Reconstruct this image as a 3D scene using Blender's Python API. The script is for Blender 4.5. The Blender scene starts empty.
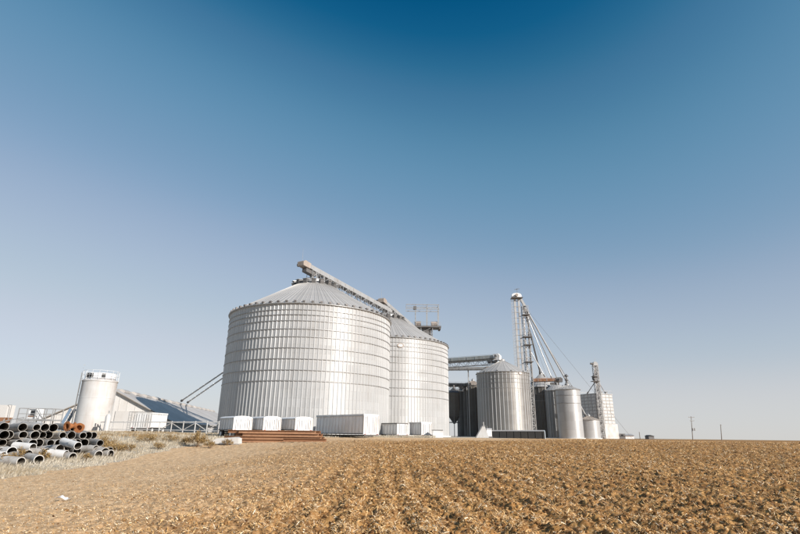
import bpy, math, random
import numpy as np
from mathutils import Vector, Matrix
random.seed(7); rng = np.random.default_rng(11)
R_ = math.radians
# ------------------------------------------------------------------ camera, sky, sun, exposure
EYE = 1.6
FOC, PITCH, ROLL = 506.0, R_(18.4), R_(0.75)          # focal length in photo pixels (800 wide)
sc = bpy.context.scene
col = sc.collection
cam_d = bpy.data.cameras.new('camera'); cam = bpy.data.objects.new('camera', cam_d); col.objects.link(cam)
cam_d.sensor_width = 36.0; cam_d.lens = FOC / 800.0 * 36.0
cam_d.clip_start = 0.1; cam_d.clip_end = 20000
cam.matrix_world = Matrix.Translation((0, 0, EYE)) @ (Matrix.Rotation(math.pi/2 + PITCH, 4, 'X') @ Matrix.Rotation(ROLL, 4, 'Z'))
sc.camera = cam
SUN_AZ, SUN_EL = 128.0, 25.0                            # clockwise from +Y (view direction); elevation
wd = bpy.data.worlds.new('World'); sc.world = wd; wd.use_nodes = True
nt = wd.node_tree; nt.nodes.clear()
sky = nt.nodes.new('ShaderNodeTexSky'); sky.sky_type = 'NISHITA'; sky.sun_disc = False
sky.sun_elevation = R_(SUN_EL); sky.sun_rotation = R_(SUN_AZ)
sky.altitude = 300; sky.air_density = 1.0; sky.dust_density = 0.2; sky.ozone_density = 4.0
bg = nt.nodes.new('ShaderNodeBackground'); bg.inputs['Strength'].default_value = 0.11
wo = nt.nodes.new('ShaderNodeOutputWorld')
# the photograph's film-like colour response of the clear sky, the same for every direction
EXPO = 0.45
k_in = nt.nodes.new('ShaderNodeVectorMath'); k_in.operation = 'SCALE'; k_in.inputs['Scale'].default_value = 0.11
cv = nt.nodes.new('ShaderNodeRGBCurve')
CURVES = ([(0, 0), (.052, 0), (.066, .05), (.08, .11), (.11, .205), (.16, .355), (.22, .445), (.33, .555), (.516, .62), (1, .80)],
          [(0, .02), (.09, .045), (.108, .09), (.13, .185), (.16, .275), (.21, .345), (.30, .46), (.41, .55), (.56, .62), (1, .76)],
          [(0, .03), (.20, .17), (.23, .24), (.27, .35), (.32, .44), (.40, .51), (.50, .585), (.60, .635), (.75, .68), (1, .78)])
for c_, pts in zip(cv.mapping.curves, CURVES):
    while len(c_.points) < len(pts): c_.points.new(.5, .5)
    for q_, p_ in zip(c_.points, pts): q_.location = p_; q_.handle_type = 'AUTO_CLAMPED'
cv.mapping.extend = 'EXTRAPOLATED'; cv.mapping.update()
k_out = nt.nodes.new('ShaderNodeVectorMath'); k_out.operation = 'SCALE'; k_out.inputs['Scale'].default_value = 1/(0.11*2**EXPO)
nt.links.new(sky.outputs[0], k_in.inputs[0]); nt.links.new(k_in.outputs[0], cv.inputs['Color'])
tcw = nt.nodes.new('ShaderNodeTexCoord'); sz = nt.nodes.new('ShaderNodeSeparateXYZ'); nt.links.new(tcw.outputs['Generated'], sz.inputs[0])
mr = nt.nodes.new('ShaderNodeMapRange'); mr.interpolation_type = 'SMOOTHSTEP'; nt.links.new(sz.outputs[2], mr.inputs[0])
mr.inputs[1].default_value = 0.0; mr.inputs[2].default_value = 0.13; mr.inputs[3].default_value = 0.6; mr.inputs[4].default_value = 0.0
hz = nt.nodes.new('ShaderNodeMix'); hz.data_type = 'RGBA'; nt.links.new(mr.outputs[0], hz.inputs[0]); nt.links.new(cv.outputs[0], hz.inputs[6]); hz.inputs[7].default_value = (.64, .65, .69, 1)
nt.links.new(hz.outputs[2], k_out.inputs[0]); nt.links.new(k_out.outputs[0], bg.inputs[0]); nt.links.new(bg.outputs[0], wo.inputs[0])
sun_d = bpy.data.lights.new('sun', 'SUN'); sun_d.energy = 4.6; sun_d.angle = R_(0.5); sun_d.color = (1.0, 0.955, 0.90)
sun = bpy.data.objects.new('sun', sun_d); col.objects.link(sun)
SD = Vector((math.sin(R_(SUN_AZ))*math.cos(R_(SUN_EL)), math.cos(R_(SUN_AZ))*math.cos(R_(SUN_EL)), math.sin(R_(SUN_EL))))
sun.rotation_euler = SD.to_track_quat('Z', 'Y').to_euler()
sun.location = SD * 200
sc.view_settings.view_transform = 'Standard'; sc.view_settings.look = 'None'
sc.view_settings.gamma = 1.0; sc.view_settings.exposure = EXPO; sc.view_settings.use_curve_mapping = False

# ------------------------------------------------------------------ photo pixel -> place
_M = cam.matrix_world.to_3x3()
def ray(x, y): return _M @ Vector(((x-400)/FOC, -(y-267)/FOC, -1.0))
def W(x, y, Y):
    """point seen at photo pixel x, y on something standing Y metres in front"""
    d = ray(x, y); return Vector((0, 0, EYE)) + d * (Y/d.y)
def azim(x, y):
    d = ray(x, y); return math.atan2(d.x, d.y)
def round_thing(xl, xr, y, R):
    """centre of a cylinder of radius R whose edges show at xl and xr"""
    a, b = azim(xl, y), azim(xr, y); d = R/math.sin((b-a)/2); m = (a+b)/2
    return d*math.sin(m), d*math.cos(m)

# ------------------------------------------------------------------ numpy noise
_G = rng.random((256, 256)).astype(np.float32)
def vnoise(x, y):
    xi = np.floor(x).astype(np.int64); yi = np.floor(y).astype(np.int64)
    fx = x-xi; fy = y-yi; fx = fx*fx*(3-2*fx); fy = fy*fy*(3-2*fy)
    a = _G[xi & 255, yi & 255]; b = _G[(xi+1) & 255, yi & 255]; c = _G[xi & 255, (yi+1) & 255]; d = _G[(xi+1) & 255, (yi+1) & 255]
    return (a*(1-fx)+b*fx)*(1-fy)+(c*(1-fx)+d*fx)*fy
def sstep(a, b, x):
    t = np.clip((x-a)/(b-a), 0, 1); return t*t*(3-2*t)
BASE = 1.36                                             # level of the yard the silos stand on
VERGE = np.array([(-13, -60), (-15.2, 14), (-16.5, 22.7), (-17.7, 28.6), (-17.8, 33.6), (-17.7, 40), (-17.2, 44.6), (-16.2, 48.5), (-14, 54), (-9, 58.5), (0, 60), (6, 62), (13, 76), (36, 130), (80, 240), (500, 700)], float)
def base_z(x, y):
    r = np.hypot(x, y)
    left = sstep(-2.0, -17.0, x)
    s0 = 13+19*left
    z = BASE*sstep(s0, 66, r)
    z = z - 0.35*left*(1-sstep(26, 60, r))*sstep(10, 17, r)
    z = z + 0.10*(vnoise(x/9+3, y/9+8)-.5) + .1*(vnoise(x/40+3, y/40+8)-.5)
    z = z - 0.05*sstep(5, 35, x)*sstep(40, 75, r)
    return z
def verge_dist(x, y):
    """signed distance to the field edge; positive on the grass side"""
    x = np.asarray(x, float); y = np.asarray(y, float)
    best = np.full(x.shape, 1e9); sg = np.ones(x.shape)
    for (ax, ay), (bx, by) in zip(VERGE[:-1], VERGE[1:]):
        dx, dy = bx-ax, by-ay; L2 = dx*dx+dy*dy
        t = np.clip(((x-ax)*dx+(y-ay)*dy)/L2, 0, 1)
        d = np.hypot(x-ax-t*dx, y-ay-t*dy); cr = dx*(y-ay)-dy*(x-ax)
        m = d < best; best = np.where(m, d, best); sg = np.where(m, np.sign(cr), sg)
    return best*sg
def field_masks(x, y):
    vd = verge_dist(x, y) + 0.5 + 1.8*(vnoise(x/1.9, y/1.9)-.5) + .5*(vnoise(x/.4+9, y/.4)-.5)
    grass = sstep(-0.25, 0.35, vd)
    # smoother, sandier headland along the verge
    s = -vd + 3.0*(vnoise(x/3.1+40, y/3.1)-.5)
    rough = sstep(4.5, 12.0, s)*(0.6+0.4*sstep(-5.5, 0.0, x + 1.2*(vnoise(x/1.3+4, y/1.3)-.5)))
    return grass, rough
def surf_z(x, y):
    z = base_z(x, y); grass, rough = field_masks(x, y)
    r = np.hypot(x, y)
    fade = 1-sstep(45, 85, r)
    wx = x + .035*y + .22*(vnoise(x/1.6+5, y/2.6)-.5)
    furrow = (0.5+0.5*np.sin(wx*2*math.pi/0.76))
    furrow = furrow*(.35+.65*vnoise(x/1.1+77, y/2.4))
    n1 = vnoise(x/.55, y/.62+30); n2 = vnoise(x/.23+7, y/.25); n3 = vnoise(x/.10+17, y/.11+3); n4 = vnoise(x/.055+7, y/.06+33)
    cl = .07*(n1-.5)+.075*(np.abs(n2-.5)-.25)*1.4+.105*(n3-.5)+.06*(n4-.5)
    soil = rough*(cl + .075*(furrow-.5)*(1-.75*sstep(16, 40, r))) + (1-rough)*(.028*(n1-.5)+.034*(n2-.5)+.05*(n3-.5)+.025*(n4-.5))
    ruts = -.05*np.exp(-((verge_dist(x, y)+3.2)/.22)**2)-.05*np.exp(-((verge_dist(x, y)+5.0)/.22)**2)
    return z + fade*((1-grass)*(soil+ruts*.25*(1-rough)) + grass*(.05*(n1-.5)+.03*(n2-.5)))
def ground_at(px_, py_):
    """where the ray through a photo pixel meets the ground"""
    d = ray(px_, py_); t = np.arange(8, 120, .02); X, Y, Z = d.x*t, d.y*t, EYE+d.z*t
    k = np.argmax(Z < base_z(X, Y)); return Vector((X[k], Y[k], Z[k]))
def gz(x, y): return float(base_z(np.array([float(x)]), np.array([float(y)]))[0])

# ------------------------------------------------------------------ materials
def new_mat(name):
    m = bpy.data.materials.new(name); m.use_nodes = True; t = m.node_tree
    p = t.nodes['Principled BSDF']; return m, t, p
def N(t, kind, **kw):
    n = t.nodes.new(kind)
    for k, v in kw.items():
        if k.startswith('i_'): n.inputs[k[2:].replace('_', ' ')].default_value = v
        else: setattr(n, k, v)
    return n
def math_n(t, op, a, b=None):
    n = t.nodes.new('ShaderNodeMath'); n.operation = op
    for i, v in enumerate((a, b)):
        if v is None: continue
        if isinstance(v, (int, float)): n.inputs[i].default_value = v
        else: t.links.new(v, n.inputs[i])
    return n.outputs[0]
def mix_c(t, fac, a, b, mode='MIX'):
    n = t.nodes.new('ShaderNodeMix'); n.data_type = 'RGBA'; n.blend_type = mode
    for s, v in ((n.inputs[0], fac), (n.inputs[6], a), (n.inputs[7], b)):
        if isinstance(v, (int, float)): s.default_value = v
        elif isinstance(v, tuple): s.default_value = (*v, 1) if len(v) == 3 else v
        else: t.links.new(v, s)
    return n.outputs[2]
def ramp(t, fac, stops):
    n = t.nodes.new('ShaderNodeValToRGB'); e = n.color_ramp.elements
    while len(e) < len(stops): e.new(.5)
    for el, (p, c) in zip(e, stops): el.position = p; el.color = (*c, 1) if not isinstance(c, (int, float)) else (c, c, c, 1)
    t.links.new(fac, n.inputs[0]); return n.outputs[0]

def weathered(name, base, metallic=0.0, rough=.5, dirt=(.25, .2, .15), dirt_amt=.25, streak=True, scale=1.0, spec=.5):
    """painted or bare metal with vertical run stains and patchy dirt"""
    m, t, p = new_mat(name)
    tc = N(t, 'ShaderNodeTexCoord'); mp = N(t, 'ShaderNodeMapping')
    mp.inputs['Scale'].default_value = (2.2*scale, 2.2*scale, .25*scale if streak else 2.2*scale)
    t.links.new(tc.outputs['Object'], mp.inputs[0])
    n1 = N(t, 'ShaderNodeTexNoise', i_Scale=1.0, i_Detail=6.0, i_Roughness=.65); t.links.new(mp.outputs[0], n1.inputs['Vector'])
    n2 = N(t, 'ShaderNodeTexNoise', i_Scale=.7*scale, i_Detail=5.0); t.links.new(tc.outputs['Object'], n2.inputs['Vector'])
    f = math_n(t, 'MULTIPLY', n1.outputs[0], n2.outputs[0])
    r = ramp(t, f, [(.2, 0.0), (.42, 1.0)])
    oi = N(t, 'ShaderNodeObjectInfo')
    var = math_n(t, 'ADD', math_n(t, 'MULTIPLY', oi.outputs['Random'], .14), .93)
    c = mix_c(t, math_n(t, 'MULTIPLY', r, dirt_amt), base, dirt)
    c = mix_c(t, 1.0, c, var, 'MULTIPLY')
    t.links.new(c, p.inputs['Base Color'])
    p.inputs['Metallic'].default_value = metallic; p.inputs['Specular IOR Level'].default_value = spec
    rr = math_n(t, 'ADD', math_n(t, 'MULTIPLY', n1.outputs[0], .25), rough-.12); t.links.new(rr, p.inputs['Roughness'])
    return m

def corrugated(name, base, metallic=.45, rough=.42, period=.102, amp=.38, sheets=28, tier=1.12, var=.10, stain=.2, stain_c=(.30, .27, .24), spec=.5):
    """rolled steel bin sheet: horizontal corrugation as an analytic normal, sheet-to-sheet tone, run stains"""
    m, t, p = new_mat(name)
    tc = N(t, 'ShaderNodeTexCoord'); sp = N(t, 'ShaderNodeSeparateXYZ'); t.links.new(tc.outputs['Object'], sp.inputs[0])
    ang = math_n(t, 'ARCTAN2', sp.outputs[1], sp.outputs[0])
    row = math_n(t, 'FLOOR', math_n(t, 'DIVIDE', sp.outputs[2], tier))
    cn = math_n(t, 'FLOOR', math_n(t, 'ADD', math_n(t, 'MULTIPLY', ang, sheets/(2*math.pi)), math_n(t, 'MULTIPLY', row, .5)))
    cb = N(t, 'ShaderNodeCombineXYZ'); t.links.new(cn, cb.inputs[0]); t.links.new(row, cb.inputs[1])
    wn = N(t, 'ShaderNodeTexWhiteNoise'); wn.noise_dimensions = '2D'; t.links.new(cb.outputs[0], wn.inputs['Vector'])
    mp = N(t, 'ShaderNodeMapping'); mp.inputs['Scale'].default_value = (1.6, 1.6, .10); t.links.new(tc.outputs['Object'], mp.inputs[0])
    n1 = N(t, 'ShaderNodeTexNoise', i_Scale=1.0, i_Detail=7.0, i_Roughness=.6); t.links.new(mp.outputs[0], n1.inputs['Vector'])
    n2 = N(t, 'ShaderNodeTexNoise', i_Scale=.35, i_Detail=4.0); t.links.new(tc.outputs['Object'], n2.inputs['Vector'])
    st = ramp(t, math_n(t, 'MULTIPLY', n1.outputs[0], n2.outputs[0]), [(.18, 0.0), (.40, 1.0)])
    c = mix_c(t, math_n(t, 'MULTIPLY', st, stain), base, stain_c)
    v = math_n(t, 'ADD', math_n(t, 'MULTIPLY', wn.outputs[0], var), 1-var*.6)
    c = mix_c(t, 1.0, c, v, 'MULTIPLY')
    # thin darker lines along the bolted laps between sheets
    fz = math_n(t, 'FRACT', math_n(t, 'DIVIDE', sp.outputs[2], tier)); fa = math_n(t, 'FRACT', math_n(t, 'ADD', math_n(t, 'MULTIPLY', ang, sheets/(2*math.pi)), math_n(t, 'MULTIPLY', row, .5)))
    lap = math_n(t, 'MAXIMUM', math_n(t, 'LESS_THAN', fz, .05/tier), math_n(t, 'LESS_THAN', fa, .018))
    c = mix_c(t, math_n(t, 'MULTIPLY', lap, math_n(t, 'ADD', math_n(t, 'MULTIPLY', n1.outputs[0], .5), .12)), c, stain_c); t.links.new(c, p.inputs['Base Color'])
    rr = math_n(t, 'ADD', math_n(t, 'MULTIPLY', wn.outputs[0], .10), math_n(t, 'ADD', math_n(t, 'MULTIPLY', n1.outputs[0], .12), rough-.1))
    t.links.new(rr, p.inputs['Roughness']); p.inputs['Metallic'].default_value = metallic; p.inputs['Specular IOR Level'].default_value = spec
    # corrugation
    s = math_n(t, 'SINE', math_n(t, 'MULTIPLY', sp.outputs[2], 2*math.pi/period))
    cz = N(t, 'ShaderNodeCombineXYZ'); t.links.new(math_n(t, 'MULTIPLY', s, amp), cz.inputs[2])
    ge = N(t, 'ShaderNodeNewGeometry')
    va = N(t, 'ShaderNodeVectorMath', operation='ADD'); t.links.new(ge.outputs['Normal'], va.inputs[0]); t.links.new(cz.outputs[0], va.inputs[1])
    vn = N(t, 'ShaderNodeVectorMath', operation='NORMALIZE'); t.links.new(va.outputs[0], vn.inputs[0])
    t.links.new(vn.outputs[0], p.inputs['Normal'])
    return m

M = {}
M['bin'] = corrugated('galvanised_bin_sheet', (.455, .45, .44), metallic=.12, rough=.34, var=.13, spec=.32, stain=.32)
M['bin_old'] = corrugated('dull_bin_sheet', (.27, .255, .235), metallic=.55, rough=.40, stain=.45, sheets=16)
M['bin_dark'] = corrugated('shaded_weathered_bin_sheet', (.15, .135, .115), metallic=.3, rough=.55, stain=.6, stain_c=(.08, .06, .045), sheets=12)  # old steel, its colour also darkened to carry the neighbouring silos' shade
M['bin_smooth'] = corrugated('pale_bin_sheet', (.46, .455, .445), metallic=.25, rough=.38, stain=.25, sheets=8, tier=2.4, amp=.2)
M['roof'] = weathered('galvanised_roof_sheet', (.44, .42, .395), .2, .5, (.32, .29, .25), .35)
M['roof_rust'] = weathered('rust_stained_roof_sheet', (.42, .36, .30), .2, .6, (.20, .12, .07), .75)
M['stiff'] = weathered('stiffener_steel', (.455, .45, .44), .1, .38, (.30, .28, .25), .3, spec=.35)
M['ring'] = weathered('wind_ring_steel', (.34, .33, .32), .4, .5, (.2, .18, .15), .5)
M['steel'] = weathered('structural_galvanised', (.42, .415, .405), .35, .45, (.26, .21, .17), .45)
M['steel_dk'] = weathered('dark_structural_steel', (.16, .155, .15), .3, .55, (.12, .08, .06), .5)
M['grey_green'] = weathered('grey_green_trough', (.40, .42, .40), .25, .5, (.25, .2, .15), .5)
M['white'] = weathered('white_painted_metal', (.76, .755, .745), 0, .5, (.46, .38, .30), .5)
M['white_tank'] = weathered('stained_white_tank_paint', (.565, .55, .53), 0, .6, (.36, .28, .22), .75, scale=.5)
M['cream'] = weathered('cream_cladding', (.58, .55, .515), 0, .6, (.42, .37, .32), .35, scale=.4)
M['tan_roof'] = weathered('weathered_pale_roof', (.50, .46, .42), .2, .5, (.34, .29, .25), .5, scale=.5)
M['blue_roof'] = weathered('dark_blue_grey_roof', (.035, .055, .07), .1, .38, (.02, .028, .035), .6, scale=.3)
M['rust'] = weathered('rusty_steel', (.30, .145, .07), .05, .85, (.16, .07, .035), .7, streak=False, scale=2)
M['rust_l'] = weathered('pale_brown_rust', (.38, .21, .115), .05, .85, (.22, .10, .05), .7, streak=False, scale=2)
M['rust_or'] = weathered('orange_rust', (.33, .125, .04), .1, .85, (.13, .05, .025), .75, streak=False, scale=3)
M['tan'] = weathered('tan_motor_housing', (.34, .285, .24), 0, .55, (.2, .15, .11), .5)
M['pipe'] = weathered('grey_white_pipe', (.50, .47, .43), .05, .7, (.27, .20, .14), .85, streak=False, scale=2)
M['pipe_b'] = weathered('dull_grey_pipe', (.33, .31, .285), .1, .65, (.20, .15, .10), .75, streak=False, scale=2)
M['pipe_in'] = weathered('shaded_pipe_bore', (.085, .07, .055), 0, .9, (.05, .035, .025), .6, streak=False)  # shade inside the hollow pipes put into a near-black colour
M['black'] = weathered('black_sheeting', (.018, .018, .017), 0, .6, (.04, .035, .03), .5)
M['glass'] = weathered('dark_window_glass', (.02, .022, .025), 0, .12, (.05, .05, .05), .2)
M['wood'] = weathered('grey_wood_pole', (.22, .19, .16), 0, .8, (.12, .1, .08), .5)
M['concrete'] = weathered('pale_concrete', (.62, .60, .57), 0, .75, (.4, .36, .3), .4)
M['rubber'] = weathered('tyre_rubber', (.03, .03, .03), 0, .8, (.09, .075, .055), .5)
M['bark'] = weathered('dry_stem', (.20, .13, .075), 0, .9, (.1, .06, .035), .5)

M['fence'] = weathered('chalky_white_pipe', (.56, .55, .53), .1, .6, (.36, .28, .22), .6)
M['blue_steel'] = weathered('blue_grey_painted_steel', (.20, .27, .36), .1, .5, (.14, .16, .18), .4)
M['pale_blue'] = weathered('pale_blue_white_cladding', (.66, .72, .74), 0, .5, (.4, .4, .38), .3)
M['red_lens'] = weathered('red_lens', (.35, .02, .015), 0, .3, (.1, .02, .02), .3)
M['pipe_w'] = weathered('whitish_pipe', (.72, .70, .67), 0, .6, (.46, .38, .3), .5, streak=False, scale=2)

def ground_mat():
    m, t, p = new_mat('tilled_soil_and_dry_turf')
    tc = N(t, 'ShaderNodeTexCoord')
    ag = N(t, 'ShaderNodeAttribute'); ag.attribute_name = 'grass'
    ar = N(t, 'ShaderNodeAttribute'); ar.attribute_name = 'rough'
    def noise(s, d=6.0, r=.6):
        n = N(t, 'ShaderNodeTexNoise', i_Scale=s, i_Detail=d, i_Roughness=r); t.links.new(tc.outputs['Object'], n.inputs['Vector']); return n.outputs[0]
    a, b, c, d = noise(.35, 4), noise(3.0, 8), noise(14.0, 6, .7), noise(1.2, 5)
    soil = ramp(t, b, [(.32, (.095, .041, .014)), (.50, (.33, .160, .050)), (.70, (.58, .325, .11))])
    sandy = ramp(t, b, [(.28, (.46, .285, .15)), (.5, (.60, .40, .225)), (.72, (.68, .49, .30))])
    chaff = ramp(t, c, [(.50, 0.0), (.66, 1.0)])
    soil = mix_c(t, math_n(t, 'MULTIPLY', chaff, .55), soil, (.72, .51, .28))
    sandy = mix_c(t, math_n(t, 'MULTIPLY', chaff, .4), sandy, (.78, .61, .42))
    damp = ramp(t, math_n(t, 'MULTIPLY', a, d), [(.24, 0.0), (.38, 1.0)])
    soil = mix_c(t, math_n(t, 'MULTIPLY', damp, .40), soil, (.10, .045, .014))
    cc = mix_c(t, ar.outputs['Fac'], sandy, soil)
    turf = ramp(t, b, [(.3, (.34, .28, .205)), (.5, (.47, .41, .325)), (.7, (.56, .505, .42))])
    cc = mix_c(t, ag.outputs['Fac'], cc, turf)
    t.links.new(cc, p.inputs['Base Color'])
    p.inputs['Roughness'].default_value = .95; p.inputs['Specular IOR Level'].default_value = .15
    bu = N(t, 'ShaderNodeBump', i_Strength=.8, i_Distance=.03); t.links.new(noise(22.0, 8, .7), bu.inputs['Height'])
    t.links.new(bu.outputs[0], p.inputs['Normal'])
    return m
def tint_mat(name, stops, rough=.9, trans=0.0):
    m, t, p = new_mat(name)
    a = N(t, 'ShaderNodeAttribute'); a.attribute_name = 'tint'
    c = ramp(t, a.outputs['Fac'], stops); t.links.new(c, p.inputs['Base Color'])
    p.inputs['Roughness'].default_value = rough; p.inputs['Specular IOR Level'].default_value = .2
    return m
M['ground'] = ground_mat()
M['clod'] = tint_mat('soil_clods', [(0, (.09, .04, .016)), (.4, (.24, .125, .048)), (.75, (.43, .25, .10)), (1, (.62, .41, .20))])
M['straw'] = tint_mat('crop_residue', [(0, (.27, .13, .043)), (.35, (.60, .345, .128)), (.7, (.78, .535, .27)), (1, (.87, .75, .56))])
M['dry_grass'] = tint_mat('dry_grass_blades', [(0, (.26, .155, .06)), (.15, (.36, .25, .13)), (.4, (.42, .35, .25)), (.75, (.51, .445, .345)), (1, (.60, .545, .45))])
M['weed'] = tint_mat('brown_weed_leaves', [(0, (.12, .075, .03)), (.5, (.28, .175, .065)), (1, (.42, .30, .15))])

# ------------------------------------------------------------------ mesh helpers
class MB:
    def __init__(s): s.v = []; s.f = []
    def add(s, vs, fs):
        o = len(s.v); s.v += [Vector(q) for q in vs]; s.f += [tuple(i+o for i in f) for f in fs]; return s
    def box(s, c, size, rot=None):
        c = Vector(c); h = [k/2 for k in size]
        vs = [Vector((sx*h[0], sy*h[1], sz*h[2])) for sz in (-1, 1) for sy in (-1, 1) for sx in (-1, 1)]
        if rot is not None: vs = [rot @ q for q in vs]
        return s.add([c+q for q in vs], [(0, 2, 3, 1), (4, 5, 7, 6), (0, 1, 5, 4), (2, 6, 7, 3), (0, 4, 6, 2), (1, 3, 7, 5)])
    def bar(s, p0, p1, w, h=None, up=(0, 0, 1)):
        """rectangular bar; w across, h along up"""
        p0, p1 = Vector(p0), Vector(p1); h = h or w; d = p1-p0; L = d.length
        if L < 1e-6: return s
        d /= L; u = Vector(up)
        if abs(d.dot(u)) > .98: u = Vector((0, 1, 0))
        x = d.cross(u).normalized(); z = x.cross(d)
        return s.box((p0+p1)/2, (w, L, h), Matrix((x, d, z)).transposed())
    def tube(s, p0, p1, r0, r1=None, n=8, caps=True):
        p0, p1 = Vector(p0), Vector(p1); r1 = r0 if r1 is None else r1; d = (p1-p0).normalized()
        u = Vector((0, 0, 1)) if abs(d.z) < .95 else Vector((1, 0, 0)); x = d.cross(u).normalized(); y = d.cross(x)
        vs = []
        for p, r in ((p0, r0), (p1, r1)):
            vs += [p + x*(r*math.cos(2*math.pi*k/n)) + y*(r*math.sin(2*math.pi*k/n)) for k in range(n)]
        fs = [(k, (k+1) % n, n+(k+1) % n, n+k) for k in range(n)]
        if caps: fs += [tuple(range(n))[::-1], tuple(range(n, 2*n))]
        return s.add(vs, fs)
    def lathe(s, prof, n=48, c=(0, 0, 0), close=False):
        c = Vector(c); vs = []; m = len(prof)
        for k in range(n):
            a = 2*math.pi*k/n
            vs += [c+Vector((r*math.cos(a), r*math.sin(a), z)) for r, z in prof]
        fs = []
        for k in range(n):
            j = (k+1) % n
            for i in range(m if close else m-1): i2 = (i+1) % m; fs.append((k*m+i, j*m+i, j*m+i2, k*m+i2))
        return s.add(vs, fs)
    def prism(s, pts, ext):
        """closed outline pts extruded by vector ext"""
        n = len(pts); e = Vector(ext); a = [Vector(q) for q in pts]
        return s.add(a+[q+e for q in a], [tuple(range(n))[::-1], tuple(range(n, 2*n))]+[(k, (k+1) % n, n+(k+1) % n, n+k) for k in range(n)])
    def mesh(s, name, mat, org=(0, 0, 0), smooth=True):
        o = Vector(org); me = bpy.data.meshes.new(name); me.from_pydata([q-o for q in s.v], [], s.f)
        me.validate(); me.update()
        import bmesh
        bm = bmesh.new(); bm.from_mesh(me); bmesh.ops.recalc_face_normals(bm, faces=bm.faces); bm.to_mesh(me); bm.free()
        if smooth:
            me.shade_smooth(); me.set_sharp_from_angle(angle=R_(32))
        me.materials.append(mat); return me
def link(name, data, parent=None, loc=(0, 0, 0), rot=(0, 0, 0)):
    o = bpy.data.objects.new(name, data); col.objects.link(o); o.location = loc; o.rotation_euler = rot
    if parent is not None: o.parent = parent
    return o
def tag(o, label=None, cat=None, group=None, kind=None):
    for k, v in (('label', label), ('category', cat), ('group', group), ('kind', kind)):
        if v: o[k] = v
    return o
def thing(name, label, cat, loc, rotz=0, group=None):
    return tag(link(name, None, None, loc, (0, 0, rotz)), label, cat, group)
def part(name, mb, mat, root, kind=None, smooth=True):
    """mb in world space; root is an unrotated Empty"""
    if root.parent is None: org = root.location
    else: org = root.parent.location
    o = link(name, mb.mesh(name, M[mat], org, smooth), root)
    if kind: o['kind'] = kind
    return o
def lpart(name, mb, mat, root, kind=None, smooth=True):
    """mb already in the root's own space"""
    o = link(name, mb.mesh(name, M[mat], (0, 0, 0), smooth), root)
    if kind: o['kind'] = kind
    return o
def np_mesh(name, V, T, mat, attrs=None, smooth=False):
    me = bpy.data.meshes.new(name); k = T.shape[1]
    me.vertices.add(len(V)); me.vertices.foreach_set('co', np.ascontiguousarray(V, np.float32).ravel())
    me.loops.add(T.size); me.loops.foreach_set('vertex_index', np.ascontiguousarray(T, np.int32).ravel())
    me.polygons.add(len(T)); me.polygons.foreach_set('loop_start', np.arange(0, T.size, k, dtype=np.int32))
    me.update(calc_edges=True); me.validate()
    if smooth: me.shade_smooth()
    for n, a in (attrs or {}).items():
        at = me.attributes.new(n, 'FLOAT', 'POINT'); at.data.foreach_set('value', np.ascontiguousarray(a, np.float32))
    me.materials.append(mat); return me

# ------------------------------------------------------------------ ground: one sheet out to the horizon
def build_ground():
    a_in = np.linspace(R_(-49), R_(49), 900); a_out = np.linspace(R_(49), R_(311), 70)[1:-1]
    ang = np.concatenate([a_in, a_out])
    rad = [0.3, 1.5, 3.5, 5.5, 7.0]
    r = 7.6
    while r < 90: rad.append(r); r *= 1.0058
    while r < 9000: rad.append(r); r *= 1.09
    rad = np.array(rad)
    A, Rr = np.meshgrid(ang, rad); X = Rr*np.sin(A); Y = Rr*np.cos(A)
    x, y = X.ravel(), Y.ravel(); z = surf_z(x, y); g, ro = field_masks(x, y)
    nA, nR = len(ang), len(rad)
    i = np.arange(nR-1)[:, None]*nA; j = np.arange(nA)[None, :]; j2 = (j+1) % nA
    Q = np.stack([(i+j), (i+j2), (i+nA+j2), (i+nA+j)], -1).reshape(-1, 4)[:, ::-1]
    V = np.stack([x, y, z], 1)
    V = np.concatenate([V, [[0, 0, float(z[:nA].mean())]]]); c = len(V)-1
    me = np_mesh('field', V, Q, M['ground'], dict(grass=np.append(g, 0), rough=np.append(ro, 1)), smooth=True)
    tag(link('field', me), 'tan tilled crop field with a sandy headland and dry grass verge', 'field', kind='structure')
build_ground()

def scatter(nmax, r0, r1, amax=44):
    """points spread evenly over the view: density falls with distance"""
    u = rng.random(nmax); r = 1.0/np.sqrt((1-u)/r0**2+u/r1**2) if False else np.exp(np.log(r0)+u*(np.log(r1)-np.log(r0)))
    a = R_(1)*(rng.random(nmax)*2-1)*amax
    return r*np.sin(a), r*np.cos(a), r
def rotmats(n, tilt):
    az = rng.random(n)*2*math.pi; ti = (rng.random(n)*2-1)*tilt; ro = (rng.random(n)*2-1)*tilt
    ca, sa, ct, st, cr, sr = np.cos(az), np.sin(az), np.cos(ti), np.sin(ti), np.cos(ro), np.sin(ro)
    Z = np.zeros(n); O = np.ones(n)
    def mk(*r): return np.stack(r, -1).reshape(n, 3, 3)
    return mk(ca, -sa, Z, sa, ca, Z, Z, Z, O) @ mk(O, Z, Z, Z, ct, -st, Z, st, ct) @ mk(cr, Z, sr, Z, O, Z, -sr, Z, cr)
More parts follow.
